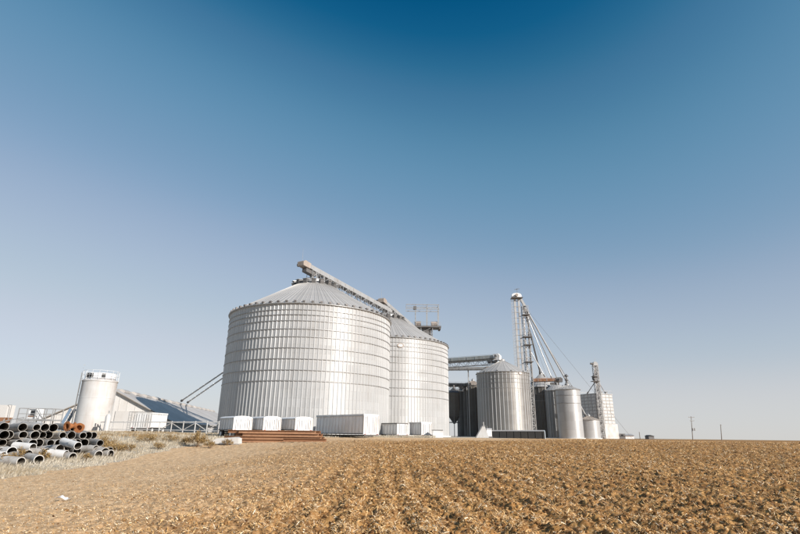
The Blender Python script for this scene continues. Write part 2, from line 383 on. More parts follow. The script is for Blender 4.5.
def build_clods():
    ph = (1+5**.5)/2
    b = np.array([(-1, ph, 0), (1, ph, 0), (-1, -ph, 0), (1, -ph, 0), (0, -1, ph), (0, 1, ph), (0, -1, -ph), (0, 1, -ph), (ph, 0, -1), (ph, 0, 1), (-ph, 0, -1), (-ph, 0, 1)])
    b /= np.linalg.norm(b[0])
    F = np.array([(0, 11, 5), (0, 5, 1), (0, 1, 7), (0, 7, 10), (0, 10, 11), (1, 5, 9), (5, 11, 4), (11, 10, 2), (10, 7, 6), (7, 1, 8), (3, 9, 4), (3, 4, 2), (3, 2, 6), (3, 6, 8), (3, 8, 9), (4, 9, 5), (2, 4, 11), (6, 2, 10), (8, 6, 7), (9, 8, 1)])
    x, y, r = scatter(34000, 8.5, 65)
    g, ro = field_masks(x, y)
    keep = (g < .3) & (rng.random(len(x)) < (.16+.84*ro)); x, y, r, ro = x[keep], y[keep], r[keep], ro[keep]
    n = len(x)
    size = (.010+.026*rng.random(n)**2.2+.03*(rng.random(n) < .05)*rng.random(n))*(.45+.55*ro)*(.75+.25*np.minimum(r/12, 2.2))
    S = np.stack([size*(.8+.7*rng.random(n)), size*(.8+.7*rng.random(n)), size*(.5+.5*rng.random(n))], 1)
    V = b[None]*(1+1.0*(rng.random((n, 12, 1))-.5)); V = V*S[:, None, :]
    V = np.einsum('nij,nkj->nki', rotmats(n, .5), V)
    z = surf_z(x, y)+size*.18
    V = V+np.stack([x, y, z], 1)[:, None, :]
    T = (F[None]+12*np.arange(n)[:, None, None]).reshape(-1, 3)
    tint = np.repeat(np.clip(.45+.28*rng.standard_normal(n)+.15*(1-ro), 0, 1), 12)
    tag(link('soil_clods', np_mesh('soil_clods', V.reshape(-1, 3), T, M['clod'], dict(tint=tint))), 'brown crumbled soil clods strewn over the tilled field', 'soil', kind='stuff')
def build_straw():
    x, y, r = scatter(370000, 8.5, 90)
    g, ro = field_masks(x, y)
    wx = x+.035*y+.22*(vnoise(x/1.6+5, y/2.6)-.5); fur = .5+.5*np.sin(wx*2*math.pi/.76)
    bare = (1-.55*sstep(18, 45, r))*sstep(.42, .68, vnoise(x/.42+9, y/.6+4)*.55+vnoise(x/1.5, y/3.2+60)*.28+.36*(1-fur)*(1-sstep(18, 42, r)))
    keep = (g < .5) & (rng.random(len(x)) < (.62*(1-ro)+ro*(1-.92*bare))); x, y, r, ro = x[keep], y[keep], r[keep], ro[keep]
    n = len(x)
    k = (.7+.3*np.minimum(r/10, 3.0))
    L = (.022+.115*rng.random(n)**2.2)*k*(.36+.64*ro); w = (.004+.013*rng.random(n)**2)*k*(.42+.58*ro)
    b = np.array([(-.5, -1, 0), (.5, -1, 0), (-.5, 0, 1), (.5, 0, 1), (-.4, 1, 0), (.4, 1, 0)])
    S = np.stack([w, L*.5, L*.22*(rng.random(n)-.2)], 1)
    V = np.einsum('nij,nkj->nki', rotmats(n, .85), b[None]*S[:, None, :])
    V = V+np.stack([x, y, surf_z(x, y)+.012+.03*rng.random(n)*ro], 1)[:, None, :]
    Q = (np.array([(0, 1, 3, 2), (2, 3, 5, 4)])[None]+6*np.arange(n)[:, None, None]).reshape(-1, 4)
    tint = np.repeat(np.clip(.54+.28*rng.standard_normal(n)+.16*(1-ro), 0, 1), 6)
    tag(link('crop_residue', np_mesh('crop_residue', V.reshape(-1, 3), Q, M['straw'], dict(tint=tint))), 'pale chopped stalks and husks littering the tilled field', 'crop residue', kind='stuff')
def build_grass():
    n0 = 480000
    a = R_(1)*(rng.random(n0)*52-48); r = np.exp(np.log(14)+rng.random(n0)*(np.log(78)-np.log(14))); x, y = r*np.sin(a), r*np.cos(a)
    g, ro = field_masks(x, y); vd = verge_dist(x, y)
    dens = vnoise(x/1.9+60, y/1.9)*.8+vnoise(x/.6, y/.6+50)*.5
    keep = (g > .45) & (vd < 26) & (rng.random(n0) < np.clip(dens*1.7-.2, .05, 1)); x, y, r, vd = x[keep], y[keep], r[keep], vd[keep]
    n = len(x)
    tall = vnoise(x/3.3+5, y/3.3+5)
    h = (.09+.22*rng.random(n))*(.45+.9*tall)*np.clip(.7+vd*.2, .7, 1.15)
    w = (.003+.005*rng.random(n))*(.6+r/30)
    th = rng.random(n)*2*math.pi; lean = .25+.5*rng.random(n)
    # wind has laid most of it one way
    lx = np.cos(th)*lean*.7+.35; ly = np.sin(th)*lean*.7
    z = surf_z(x, y)-.02
    px_, py_ = np.sin(th), -np.cos(th)
    P = np.zeros((n, 5, 3)); B = np.stack([x, y, z], 1); side = np.stack([px_, py_, np.zeros(n)], 1)*w[:, None]
    mid = B+np.stack([lx*h*.3, ly*h*.3, h*.62], 1); tip = B+np.stack([lx*h, ly*h, h*.95], 1)
    P[:, 0] = B-side; P[:, 1] = B+side; P[:, 2] = mid-side*.8; P[:, 3] = mid+side*.8; P[:, 4] = tip
    T = (np.array([(0, 1, 3), (0, 3, 2), (2, 3, 4)])[None]+5*np.arange(n)[:, None, None]).reshape(-1, 3)
    brown = sstep(4, 9, vd)*sstep(.42, .62, vnoise(x/2.8+31, y/1.6+7)); tint = np.repeat(np.clip(.58+.17*rng.standard_normal(n)+.4*(vnoise(x/2.5, y/2.5+99)-.5)-.5*brown, 0, 1), 5)
    tag(link('dry_grass', np_mesh('dry_grass', P.reshape(-1, 3), T, M['dry_grass'], dict(tint=tint))), 'pale dry grass along the edge of the tilled field', 'grass', kind='stuff')
build_clods(); build_straw(); build_grass()

# ------------------------------------------------------------------ silos
def silo(label, cx, cy, R, zeave, ztop, rtop, n_stiff, n_roof, rings, wall='bin', roof='roof', group=None, name='grain_silo',
         eave_vents=0, top_vents=0, stiff='stiff', zb=None, cap_h=.35, ladder=None, stiff_w=.11, stiff_d=.05):
    zb = (gz(cx, cy) if zb is None else zb)-.05; H = zeave-zb
    t = thing(name, label, 'silo', (cx, cy, zb), 0, group)
    seg = 144 if R > 8 else 64
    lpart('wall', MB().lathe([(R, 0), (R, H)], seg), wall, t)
    lpart('foundation', MB().lathe([(R+.02, -.3), (R+.35, -.3), (R+.35, .28), (R+.02, .28)], seg), 'concrete', t)
    if n_stiff:
        w, d = stiff_w, stiff_d
        sm = MB().prism([(R-.01, -w, 0), (R+d, -w*.45, 0), (R+d, w*.45, 0), (R-.01, w, 0)], (0, 0, H-.06)).mesh('stiffener', M[stiff], smooth=False)
        for k in range(n_stiff): link('stiffener', sm, t, (0, 0, .03), (0, 0, 2*math.pi*(k+.5)/n_stiff))
    for z in rings:
        lpart('wind_ring', MB().lathe([(R+.0, z-zb-.04), (R+.10, z-zb-.04), (R+.10, z-zb+.04), (R+.0, z-zb+.04)], seg), 'ring', t)
    # roof of folded sheets
    Re = R+.28; hr = ztop-zeave; a = math.pi/n_roof; m = MB()
    def pt(r, z, ang): return (r*math.cos(ang), r*math.sin(ang), z)
    rib = .045
    sl = .03
    wf = min(.5, .05/ (Re*2*a))*2*a     # angular half width of the folded rib at the eave
    z0, z1 = H-sl*0, H+hr
    outline = [(-a, 0), (-a+wf, rib), (-a+2*wf, 0), (a, 0)]
    vs = []
    for r, z in ((Re, z0), ((Re*1+rtop)/2, (z0+z1)/2), (rtop, z1)):
        f = min(1.5, Re/max(r, .3))
        for ang, dz in outline:
            aa = -a+(ang+a)*(f if ang != a else 1); vs.append(pt(r, z+dz, aa))
    fs = [(i+4*j, i+1+4*j, i+5+4*j, i+4+4*j) for j in range(2) for i in range(3)]
    rm = MB().add(vs, fs).mesh('roof_panel', M[roof], smooth=False)
    for k in range(n_roof): link('roof_panel', rm, t, (0, 0, 0), (0, 0, 2*math.pi*k/n_roof))
    lpart('eave_flashing', MB().lathe([(R-.02, H-.10), (Re-.02, H-.06), (Re-.02, H-.012), (R-.02, H-.05)], seg, close=True), 'steel', t)
    lpart('roof_cap', MB().lathe([(rtop+.10, H+hr-.06), (rtop+.10, H+hr+cap_h), (rtop*.55, H+hr+cap_h+.25), (0.02, H+hr+cap_h+.45)], 36), 'steel', t)
    for k in range(eave_vents):
        an = 2*math.pi*(k+.25)/eave_vents; ca, sa = math.cos(an), math.sin(an); rot = Matrix.Rotation(an, 3, 'Z'); r = Re-.25
        if k == 0: vm = MB().box((r, 0, H+.24), (.34, .30, .22)).mesh('eave_vent', M['steel_dk'], smooth=False)
        link('eave_vent', vm, t, (0, 0, 0), (0, 0, an))
    for k in range(top_vents):
        if k == 0:
            rr = rtop+.75; zz = H+hr-(rr-rtop)*hr/(Re-rtop)
            tm = MB(); tm.prism([(rr-.30, -.30, zz-.12), (rr+.35, -.30, zz-.35), (rr+.55, -.30, zz+.16), (rr+.45, -.30, zz+.42), (rr-.30, -.30, zz+.52)], (0, .60, 0))
            tm = tm.mesh('roof_vent', M['steel_dk'], smooth=False)
            hm = MB().prism([(rr-.36, -.37, zz+.53), (rr+.62, -.37, zz+.40), (rr+.66, -.37, zz+.46), (rr-.36, -.37, zz+.60)], (0, .74, 0)).mesh('vent_hood', M['steel'], smooth=False)
        v = link('roof_vent', tm, t, (0, 0, 0), (0, 0, 2*math.pi*(k+.3)/top_vents)); link('vent_hood', hm, v)
    if ladder is not None:
        an = ladder; lm = MB(); u = Vector((math.cos(an), math.sin(an), 0)); s = Vector((-math.sin(an), math.cos(an), 0))
        for q in (-.22, .22): lm.bar(u*(R+.25)+s*q+Vector((0, 0, .2)), u*(R+.25)+s*q+Vector((0, 0, H+.9)), .06)
        z = .6
        while z < H+.8: lm.bar(u*(R+.25)-s*.22+Vector((0, 0, z)), u*(R+.25)+s*.22+Vector((0, 0, z)), .04); z += .45
        z = 1.
        while z < H: lm.bar(u*(R-.0)+Vector((0, 0, z)), u*(R+.25)+Vector((0, 0, z)), .05); z += 3
        z = 3.0
        while z < H+.8:      # cage hoops
            for q in range(8):
                b0, b1 = -math.pi/2+math.pi*q/8, -math.pi/2+math.pi*(q+1)/8
                f = lambda b: u*(R+.25+.65*math.cos(b))+s*(.36*math.sin(b))+Vector((0, 0, z))
                lm.bar(f(b0), f(b1), .05)
            z += 1.4
        lpart('ladder', lm, 'steel', t)
    return t
RINGS = [17.07, 16.39, 15.61, 14.52, 13.49, 12.06, 10.67, 9.27, 7.93]
S1 = (-13.45, 76.72); S2 = (-2.44, 99.97)
silo('broad galvanised grain silo behind the row of white wagons', *S1, 12.0, 17.95, 24.0, 2.2, 132, 120, RINGS, group='broad twin grain silos', eave_vents=66, top_vents=16)
silo('broad galvanised grain silo with an orange emblem under its eave', *S2, 12.0, 17.95, 24.0, 2.2, 132, 120, RINGS, group='broad twin grain silos', eave_vents=66, top_vents=16)
S3 = round_thing(478.5, 533, 430, 7.0)
s3 = silo('mid sized galvanised silo with stiffener ribs behind the low black shed', *S3, 7.0, 17.65, 21.2, .7, 44, 36, [17.0, 15.9, 14.9, 13.5], wall='bin_old', eave_vents=12, ladder=R_(-28))
S4 = round_thing(547.5, 572, 430, 3.6)
silo('ribbed galvanised silo with a peaked roof next to a smooth silo', *S4, 3.6, W(547, 391, S4[1]).z, W(559, 384, S4[1]).z+.3, .4, 22, 24, [13.2, 11.2], wall='bin_old', eave_vents=6)
S4b = round_thing(555, 580, 430, 3.5)
S4b = (S4b[0]-.4, S4b[1]-4.5)
silo('smooth pale silo with a capped vent pipe on its roof', *S4b, 3.4, W(566, 390, S4b[1]).z, W(569, 385.5, S4b[1]).z, .5, 0, 24, [13.1, 10.9], wall='bin_smooth', eave_vents=0)
S5 = (round_thing(530, 560, 430, 4.6))
silo('shade darkened weathered silo with a pale conical roof under the leg spouts', *S5, 4.6, W(545, 388, S5[1]).z, W(541, 374.5, S5[1]).z, .5, 26, 28, [14.5, 12.5], wall='bin_dark', stiff='steel_dk', eave_vents=8)
S7 = round_thing(560, 584, 430, 4.2); S7 = (S7[0], S7[1]+6)
silo('white silo standing behind the smooth pale silo', *S7, 4.2, W(578, 393, S7[1]).z, W(572, 387, S7[1]).z, .5, 0, 24, [12.5], wall='bin_smooth', eave_vents=0)
S6 = round_thing(579.3, 600.3, 430, 2.9)
silo('short squat bin with a rust stained roof beside the gridded elevator', *S6, 2.9, W(590, 420, S6[1]).z, W(588, 417, S6[1]).z+.2, .4, 0, 20, [], wall='bin_smooth', roof='roof_rust')
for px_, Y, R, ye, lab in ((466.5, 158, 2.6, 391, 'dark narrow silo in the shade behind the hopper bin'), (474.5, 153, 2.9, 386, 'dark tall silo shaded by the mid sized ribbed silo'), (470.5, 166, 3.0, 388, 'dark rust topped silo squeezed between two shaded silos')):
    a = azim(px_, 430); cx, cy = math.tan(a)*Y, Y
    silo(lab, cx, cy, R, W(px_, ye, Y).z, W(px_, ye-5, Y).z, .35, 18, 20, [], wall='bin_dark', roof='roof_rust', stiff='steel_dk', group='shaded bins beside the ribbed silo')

# orange emblem plates under the eaves (round worn stickers)
def emblem(c, R, az, z, label):
    m = MB(); u = Vector((math.sin(az), -math.cos(az), 0)); s = Vector((u.y*-1, u.x, 0)); o = Vector((c[0], c[1], z))+u*(R+.10)
    t = thing('emblem_plate', label, 'emblem', tuple(o), 0)
    n = 20
    m.prism([o+s*(.62*math.cos(2*math.pi*k/n))+Vector((0, 0, .38*math.sin(2*math.pi*k/n))) for k in range(n)], u*.03)
    part('plate', m, 'tan', t)
    m = MB(); o2 = o+u*.032
    m.prism([o2+s*(.36*math.cos(2*math.pi*k/n))+Vector((0, 0, .2*math.sin(2*math.pi*k/n))) for k in range(n)], u*.01)
    part('disc', m, 'white', t)
emblem(S2, 12.0, R_(13), 16.5, 'faded orange oval emblem on the far broad silo')
emblem(S3, 7.0, R_(28), 17.25, 'faded orange oval emblem on the ribbed silo')

# ------------------------------------------------------------------ lattice, conveyors, towers
def lattice(mb, a, b, w, h, n, r=.05, up=(0, 0, 1)):
    """box truss from a to b, w wide and h deep, n bays"""
    a, b = Vector(a), Vector(b); d = (b-a).normalized(); u = Vector(up)
    if abs(d.dot(u)) > .9: u = Vector((0, 1, 0))
    x = d.cross(u).normalized(); z = x.cross(d)
    c = [x*(i*w/2)+z*(j*h/2) for i, j in ((-1, -1), (1, -1), (1, 1), (-1, 1))]
    for q in c: mb.bar(a+q, b+q, r*1.5)
    for k in range(n+1):
        p = a.lerp(b, k/n)
        for i in range(4): mb.bar(p+c[i], p+c[(i+1) % 4], r)
        if k < n:
            p2 = a.lerp(b, (k+1)/n)
            for i in range(4):
                q, q2 = c[i], c[(i+1) % 4]
                if k % 2: q, q2 = q2, q
                mb.bar(p+q, p2+q2, r)
    return mb
def conveyor(label, p0, p1, w=1.0, h=.7, head='tan', trough='steel', truss=True, rail=True, legs=(), bays=None, whip=True):
    p0, p1 = Vector(p0), Vector(p1); d = (p1-p0).normalized(); x = d.cross(Vector((0, 0, 1))).normalized(); z = x.cross(d); L = (p1-p0).length
    t = thing('grain_conveyor', label, 'conveyor', tuple(p0))
    part('trough', MB().bar(p0, p1, w, h), trough, t)
    lid = part('trough_cover', MB().bar(p0+z*(h/2+.10)+d*.1, p1+z*(h/2+.10)-d*.1, w*.8, .20), trough, t)
    m = MB()
    for k in range(int(L/2.4)): c = p0+d*(1.2+2.4*k); m.bar(c-x*(w/2+.05), c+x*(w/2+.05), .10, h+.10)
    part('flanges', m, 'steel', t, 'stuff')
    if truss: part('truss', lattice(MB(), p0-z*(h/2+.70)+d*1.5, p1-z*(h/2+.70), w*1.15, 1.25, bays or max(4, int(L/1.5)), .075), 'steel', t, 'stuff')
    if rail and not whip:
        s = x if x.dot(Vector((0, -1, 0))) > 0 else -x; a = p0+s*(w/2+.62)-z*.30; b = p1+s*(w/2+.62)-z*.30
        part('walkway', MB().bar(a-s*.30, b-s*.30, .58, .05), 'steel_dk', t)
        m = MB(); m.bar(a+z*1.05, b+z*1.05, .05); m.bar(a+z*.55, b+z*.55, .04)
        for k in range(int(L/1.8)+1): c = a+d*(1.8*k); m.bar(c, c+z*1.05, .045)
        part('handrail', m, 'steel', t, 'stuff')
    hd = part('head_box', MB().prism([p0-d*.9-x*w*.65-z*h*.75, p0+d*.7-x*w*.65-z*h*.75, p0+d*.9-x*w*.65+z*h*.85, p0-d*.5-x*w*.65+z*h*1.0, p0-d*1.0-x*w*.65+z*h*.4], x*w*1.3), head, t)
    part('motor', MB().tube(p0-x*w*.7+z*h*.3, p0-x*(w*.7+.7)+z*h*.3, .28, n=12), 'steel_dk', hd)
    part('discharge_hood', MB().bar(p0+d*.1-z*(h*.8+.35), p0+d*2.6-z*(h*.8+.35), w*.9, .6), 'steel_dk', t)
    if whip: part('lightning_rod', MB().tube(p0-d*.6+z*h*.6, p0-d*.6+z*h*.6+Vector((0, 0, 2.2)), .025, .012, 5), 'steel', t)
    for f, zb in legs:
        p = p0.lerp(p1, f); m = MB()
        for sx in (-1, 1): m.bar(p+x*sx*w*.55-z*h*.5, Vector(((p+x*sx*w*.75).x, (p+x*sx*w*.75).y, zb)), .16)
        q = Vector((p.x, p.y, zb)); m.bar(p-x*w*.55-z*h*.6, q+x*w*.7, .07); m.bar(p+x*w*.55-z*h*.6, q-x*w*.7, .07)
        part('support_frame', m, 'steel', t)
    return t
c1a, c1b = W(304.5, 265, 76.0), W(390, 311.5, 99.5)
conveyor('long trussed conveyor running from the silo behind the wagons to its twin', c1a, c1b, 0.95, .55, legs=((.09, 24.2), (.17, 23.6), (.30, 22.6), (.93, 24.2)))
c2a, c2b = W(382.5, 301.5, 99.0), W(427, 339.5, 129.0)
conveyor('trussed conveyor running from the far broad silo to the twin motor tower', c2a, c2b, 0.95, .55, legs=((.06, 24.3), (.2, 22.6)))
c3a, c3b = W(497, 357.6, 139.0), W(440, 361.6, 147.0)
conveyor('grey green conveyor with a round white motor over the ribbed silo peak', c3a, c3b, 1.3, 1.0, head='white', trough='grey_green', legs=((.04, 21.3), (.985, BASE)), whip=False)
c4a, c4b = W(489, 369, 146.0), W(440, 369.4, 150.0)
conveyor('lower pale conveyor crossing beneath the grey green conveyor', c4a, c4b, .9, .7, trough='steel', truss=False, legs=((.42, BASE), (.985, BASE)), whip=False)
c5a, c5b = W(468.5, 385.4, 151.0), W(442, 385.0, 154.0)
conveyor('short dark conveyor above the hopper bin', c5a, c5b, .9, .7, head='steel_dk', trough='steel_dk', truss=True, legs=((.97, BASE), (.05, BASE)), whip=False)
c6a, c6b = W(559, 380.2, 151.5), W(533, 380.8, 152.5)
conveyor('rusty conveyor crossing to the peaked ribbed silo', c6a, c6b, .9, .8, head='steel_dk', trough='rust', truss=False, legs=((.1, W(559, 385, 151.5).z), (.55, W(545, 390, 152).z)), whip=False)

def lattice_tower(label, c, w, zb, zt, bays, mat='steel', name='lattice_tower', r=.07, base=None):
    t = thing(name, label, 'tower', (c[0], c[1], zb))
    part('lattice', lattice(MB(), (c[0], c[1], zb), (c[0], c[1], zt), w, w, bays, r), mat, t, 'stuff')
    return t
# twin motor tower behind the far broad silo
def motor_tower():
    Y = 131.0; c = W(426.5, 328, Y); zb = gz(c.x, Y); zp = c.z
    t = lattice_tower('bucket elevator tower with twin motors on a dark platform', (c.x, Y), 3.0, zb, zp, 16)
    part('platform', MB().box((c.x, Y, zp+.06), (7.4, 3.6, .40)), 'steel_dk', t)
    for sx in (-3.5, 3.5): part('platform_bracket', MB().box((c.x+sx*.97, Y, zp-.32), (.5, 3.4, .34)), 'steel_dk', t)
    for sx in (-.85, .85):
        part('leg_casing', MB().box((c.x+sx, Y, (zb+zp)/2), (.8, .55, zp-zb)), 'steel', t)
    for sx in (-2.3, 2.0):
        m = part('motor', MB().tube((c.x+sx-.8, Y-.6, zp+.85), (c.x+sx+.8, Y-.6, zp+.95), .75, .7, 14), 'tan', t)
        part('motor_mount', MB().box((c.x+sx, Y-.6, zp+.27), (1.5, 1.1, .2)), 'steel_dk', m)
    part('discharge_box', MB().prism([(c.x-1.1, Y-.9, zp-.06), (c.x+1.4, Y-.9, zp-.06), (c.x+.9, Y-.9, zp-2.6), (c.x-.5, Y-.9, zp-2.6)], (0, 1.6, 0)), 'steel_dk', t)
    part('lower_platform', MB().box((c.x-.1, Y-.5, zp-3.0), (3.0, 3.2, .14)), 'steel_dk', t)
    zt = W(426, 306, Y).z; m = MB()
    for sx in (-2.9, 0.1, 3.1):
        for sy in (-1.4, 1.4): m.bar((c.x+sx, Y+sy, zp), (c.x+sx, Y+sy, zt), .17)
    for sy in (-1.4, 1.4):
        for z in (zt, zt-1.15): m.bar((c.x-5.4, Y+sy, z), (c.x+3.3, Y+sy, z), .17)
        m.bar((c.x-2.9, Y+sy, zt-1.1), (c.x+.1, Y+sy, zt), .06); m.bar((c.x+.1, Y+sy, zt-1.1), (c.x+3.1, Y+sy, zt), .06); m.bar((c.x-5.4, Y+sy, zt-1.1), (c.x-5.4, Y+sy, zt), .08)
    for sx in (-5.4, -2.9, .1, 3.1): m.bar((c.x+sx, Y-1.4, zt), (c.x+sx, Y+1.4, zt), .09)
    part('hoist_frame', m, 'steel', t)
    part('hoist_trolley', MB().box((c.x-3.1, Y-1.2, zt-.9), (.8, .7, .9)), 'steel_dk', t)
    m = MB()
    for sx in np.linspace(-3.6, 3.6, 9): m.bar((c.x+sx, Y-1.75, zp+.1), (c.x+sx, Y-1.75, zp+1.2), .05)
    for z in (.65, 1.2): m.bar((c.x-3.6, Y-1.75, zp+z), (c.x+3.6, Y-1.75, zp+z), .05)
    part('handrail', m, 'steel', t, 'stuff')
motor_tower()
# tall bucket elevator leg with its distributor tower
def main_leg():
    Y = 152.0; a = W(516.5, 298, Y); zb = gz(a.x, Y); ztop = a.z
    t = thing('bucket_elevator', 'tall bucket elevator leg with a domed head above the ribbed silo', 'elevator', (a.x, Y, zb))
    for sx in (-.62, .62):
        part('leg_casing', MB().box((a.x+sx, Y, (zb+ztop)/2), (.62, .5, ztop-zb)), 'steel', t)
    m = MB()
    for k in range(22):
        z = zb+3+(ztop-zb-4)*k/21; m.box((a.x, Y, z), (2.0, .62, .12))
    part('casing_flanges', m, 'steel', t, 'stuff')
    m = MB(); x0 = a.x-1.35
    for sy in (-.3, .3): m.bar((x0, Y-.3+sy, zb+.5), (x0, Y-.3+sy, ztop), .06)
    for k in range(44): z = zb+1+(ztop-zb-2)*k/43; m.bar((x0, Y-.6, z), (x0, Y, z), .05); m.bar((x0-.45, Y-.6, z), (x0, Y-.6, z), .05); m.bar((x0-.45, Y, z), (x0, Y, z), .05)
    for sy in (-.6, 0): m.bar((x0-.45, Y+sy, zb+3), (x0-.45, Y+sy, ztop), .05)
    part('caged_ladder', m, 'steel', t, 'stuff')
    n = 10
    prof = [(-1.5, 0)]+[(1.5*math.cos(math.pi-math.pi*k/n), .75+.75*math.sin(math.pi*k/n)) for k in range(n+1)]+[(1.5, 0)]
    h = part('head_hood', MB().prism([(a.x+x_, Y-.55, ztop+z_) for x_, z_ in prof], (0, 1.1, 0)), 'white', t)
    part('motor', MB().tube((a.x-.2, Y-.55, ztop+.6), (a.x-.2, Y-1.5, ztop+.6), .42, n=12), 'tan', h)
    part('head_platform', MB().box((a.x, Y-.2, ztop-.12), (3.4, 2.6, .16)), 'steel_dk', t)
    m = MB(); zz = ztop+1.5; m.bar((a.x+.3, Y, zz), (a.x+.3, Y, zz+1.5), .10); m.bar((a.x-.5, Y, zz+1.2), (a.x+1.1, Y, zz+1.5), .12); m.bar((a.x+.3, Y-.5, zz+1.4), (a.x+.3, Y+.5, zz+1.4), .08)
    part('hoist_arm', m, 'steel_dk', t)
    # distributor tower at its side
    b = W(524.0, 306, Y); ztb = b.z; xb = b.x+.25
    d = lattice_tower('lattice support tower with distributor platforms beside the tall bucket elevator', (xb, Y+.4), 1.7, zb, ztb, 22, r=.09)
    for z, w_ in ((W(523, 337, Y).z, 2.6), (W(523, 315, Y).z, 2.1), (W(527, 345, Y).z, 2.2), (W(527, 362, Y).z, 2.4)):
        p = part('platform', MB().box((xb+.1, Y+.2, z), (w_, 2.5, .16)), 'steel_dk', d)
        m = MB()
        for q in np.linspace(-w_/2, w_/2, 5): m.bar((xb+.1+q, Y-1.05, z), (xb+.1+q, Y-1.05, z+1.1), .05)
        m.bar((xb+.1-w_/2, Y-1.05, z+1.1), (xb+.1+w_/2, Y-1.05, z+1.1), .05)
        part('handrail', m, 'steel', p)
    part('distributor', MB().lathe([(.05, 0), (.55, .5), (.75, 1.3), (.3, 2.3), (.3, 2.6)], 16, (xb, Y+.4, ztb-2.2)), 'steel', d)
    part('down_pipe', MB().tube((xb-.5, Y+.3, ztb-1), (xb-.3, Y+.3, zb+1), .22, n=8), 'steel', d)
    part('down_pipe', MB().tube((xb+.6, Y+.1, ztb-8), (xb+.9, Y+.1, zb+1), .22, n=8), 'steel_dk', d)
    part('turnhead', MB().prism([(a.x+.9, Y-.3, ztop), (a.x+1.5, Y-.3, ztop), (xb+.4, Y-.3, ztb-.1), (xb-.4, Y-.3, ztb-.1)], (0, .7, 0)), 'steel', d)
    return Vector((xb, Y+.4, ztb)), zb
dist, zbL = main_leg()
def spout(label, p0, p1, r=.17, mat='steel', group='grain spouts from the distributor'):
    p0, p1 = Vector(p0), Vector(p1); L = (p1-p0).length; d = (p1-p0)/L
    t = thing('grain_spout', label, 'spout', tuple(p1), 0, group)
    part('pipe', MB().tube(p0, p1, r, n=8), mat, t)
    m = MB()
    for k in range(1, int(L/3)+1): c = p0+d*(3*k); m.tube(c-d*.05, c+d*.05, r*1.3, n=8)
    part('flange_rings', m, 'steel', t, 'stuff')
    part('end_cushion', MB().tube(p1-d*.9, p1, r*1.6, r*1.9, 8), 'steel_dk', t)
dz = Vector((0, 0, -1.9))
spout('dark steep spout dropping to the shaded silo roof', W(525, 312, 152), W(540.5, 374, S5[1]), .24, 'steel_dk')
spout('thin spout running to the near end of the rusty conveyor', W(526, 313, 152), W(552, 379, 151.6), .13)
spout('spout from the distributor down to the silo with the peaked roof', W(526, 311, 152), W(559, 382.5, S4[1]), .13)
spout('long spout slanting past the capped vent pipe to the squat bin', W(525.5, 308, 152), W(586.5, 417, S6[1]), .22)
spout('thin upper spout running to the white silo roof', W(525, 309.5, 152), W(572, 386.5, S7[1]), .10)
spout('thin low spout from the middle platform to the rusty conveyor', W(527, 345, 152), W(545, 377, 152.2), .12)
def guy(label, p0, p1, r=.03):
    t = tag(link('guy_wire', MB().tube((0, 0, 0), Vector(p1)-Vector(p0), r, n=5).mesh('guy_wire', M['steel_dk']), None, tuple(p0)), label, 'wire', 'guy wires of the tall elevator')
guy('guy wire from the tall bucket elevator head down behind the shaded silo', W(519, 301, 152), (60, 186, gz(60, 186)))
guy('guy wire from the tall bucket elevator head to the ground by the gridded elevator', W(520, 301, 152), (74, 168, gz(74, 168)))
# paired spouts from behind the broad silo to the storage building ridge
# capped vent on smooth silo
def cap_vent():
    p = W(569, 386, S4b[1]); q = W(569, 373, S4b[1]); x, y = S4b[0], S4b[1]; z0 = p.z; H = q.z-p.z
    t = thing('vent_stack', 'dark capped vent stack on the smooth pale silo roof', 'vent', (x, y, z0))
    part('stack', MB().tube((x, y, z0), (x, y, z0+H*.75), .28, .22, 10), 'steel_dk', t)
    part('cap', MB().lathe([(.62, 0), (.62, .18), (.05, .75)], 14, (x, y, z0+H*.72)), 'steel_dk', t)
    part('collar', MB().lathe([(.25, 0), (.55, .12), (.55, .3), (.25, .4)], 14, (x, y, z0+H*.38)), 'steel_dk', t)
    part('brace', MB().bar((x-.9, y, z0-.3), (x, y, z0+H*.5), .10).bar((x+.9, y, z0-.3), (x, y, z0+H*.5), .10), 'steel_dk', t)
cap_vent()
# hopper bin on legs
def hopper_bin():
    Y = 151.0; a = azim(454.5, 430); x = math.tan(a)*Y; R = 1.75; zb = gz(x, Y)
    z1, z2, z3, z4 = W(454.5, 424, Y).z, W(454.5, 416, Y).z, W(454.5, 393, Y).z, W(454.5, 388, Y).z
    t = thing('hopper_bin', 'dark hopper bottom bin standing on legs next to the far broad silo', 'bin', (x, Y, zb))
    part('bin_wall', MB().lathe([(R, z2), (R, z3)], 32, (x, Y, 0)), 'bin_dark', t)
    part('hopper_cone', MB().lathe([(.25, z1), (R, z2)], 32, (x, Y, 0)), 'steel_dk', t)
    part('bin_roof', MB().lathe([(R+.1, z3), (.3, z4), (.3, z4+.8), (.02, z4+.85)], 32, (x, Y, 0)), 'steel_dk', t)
    for k in range(6):
        an = 2*math.pi*(k+.4)/6; cx, cy = x+(R+.02)*math.cos(an), Y+(R+.02)*math.sin(an)
        part('leg', MB().bar((cx, cy, zb), (cx, cy, z2+1.5), .18), 'steel_dk', t)
    part('cross_brace', MB().lathe([(R-.05, z2-1.9), (R+.1, z2-1.9), (R+.1, z2-1.7), (R-.05, z2-1.7)], 6, (x, Y, 0), close=True), 'steel_dk', t)
hopper_bin()
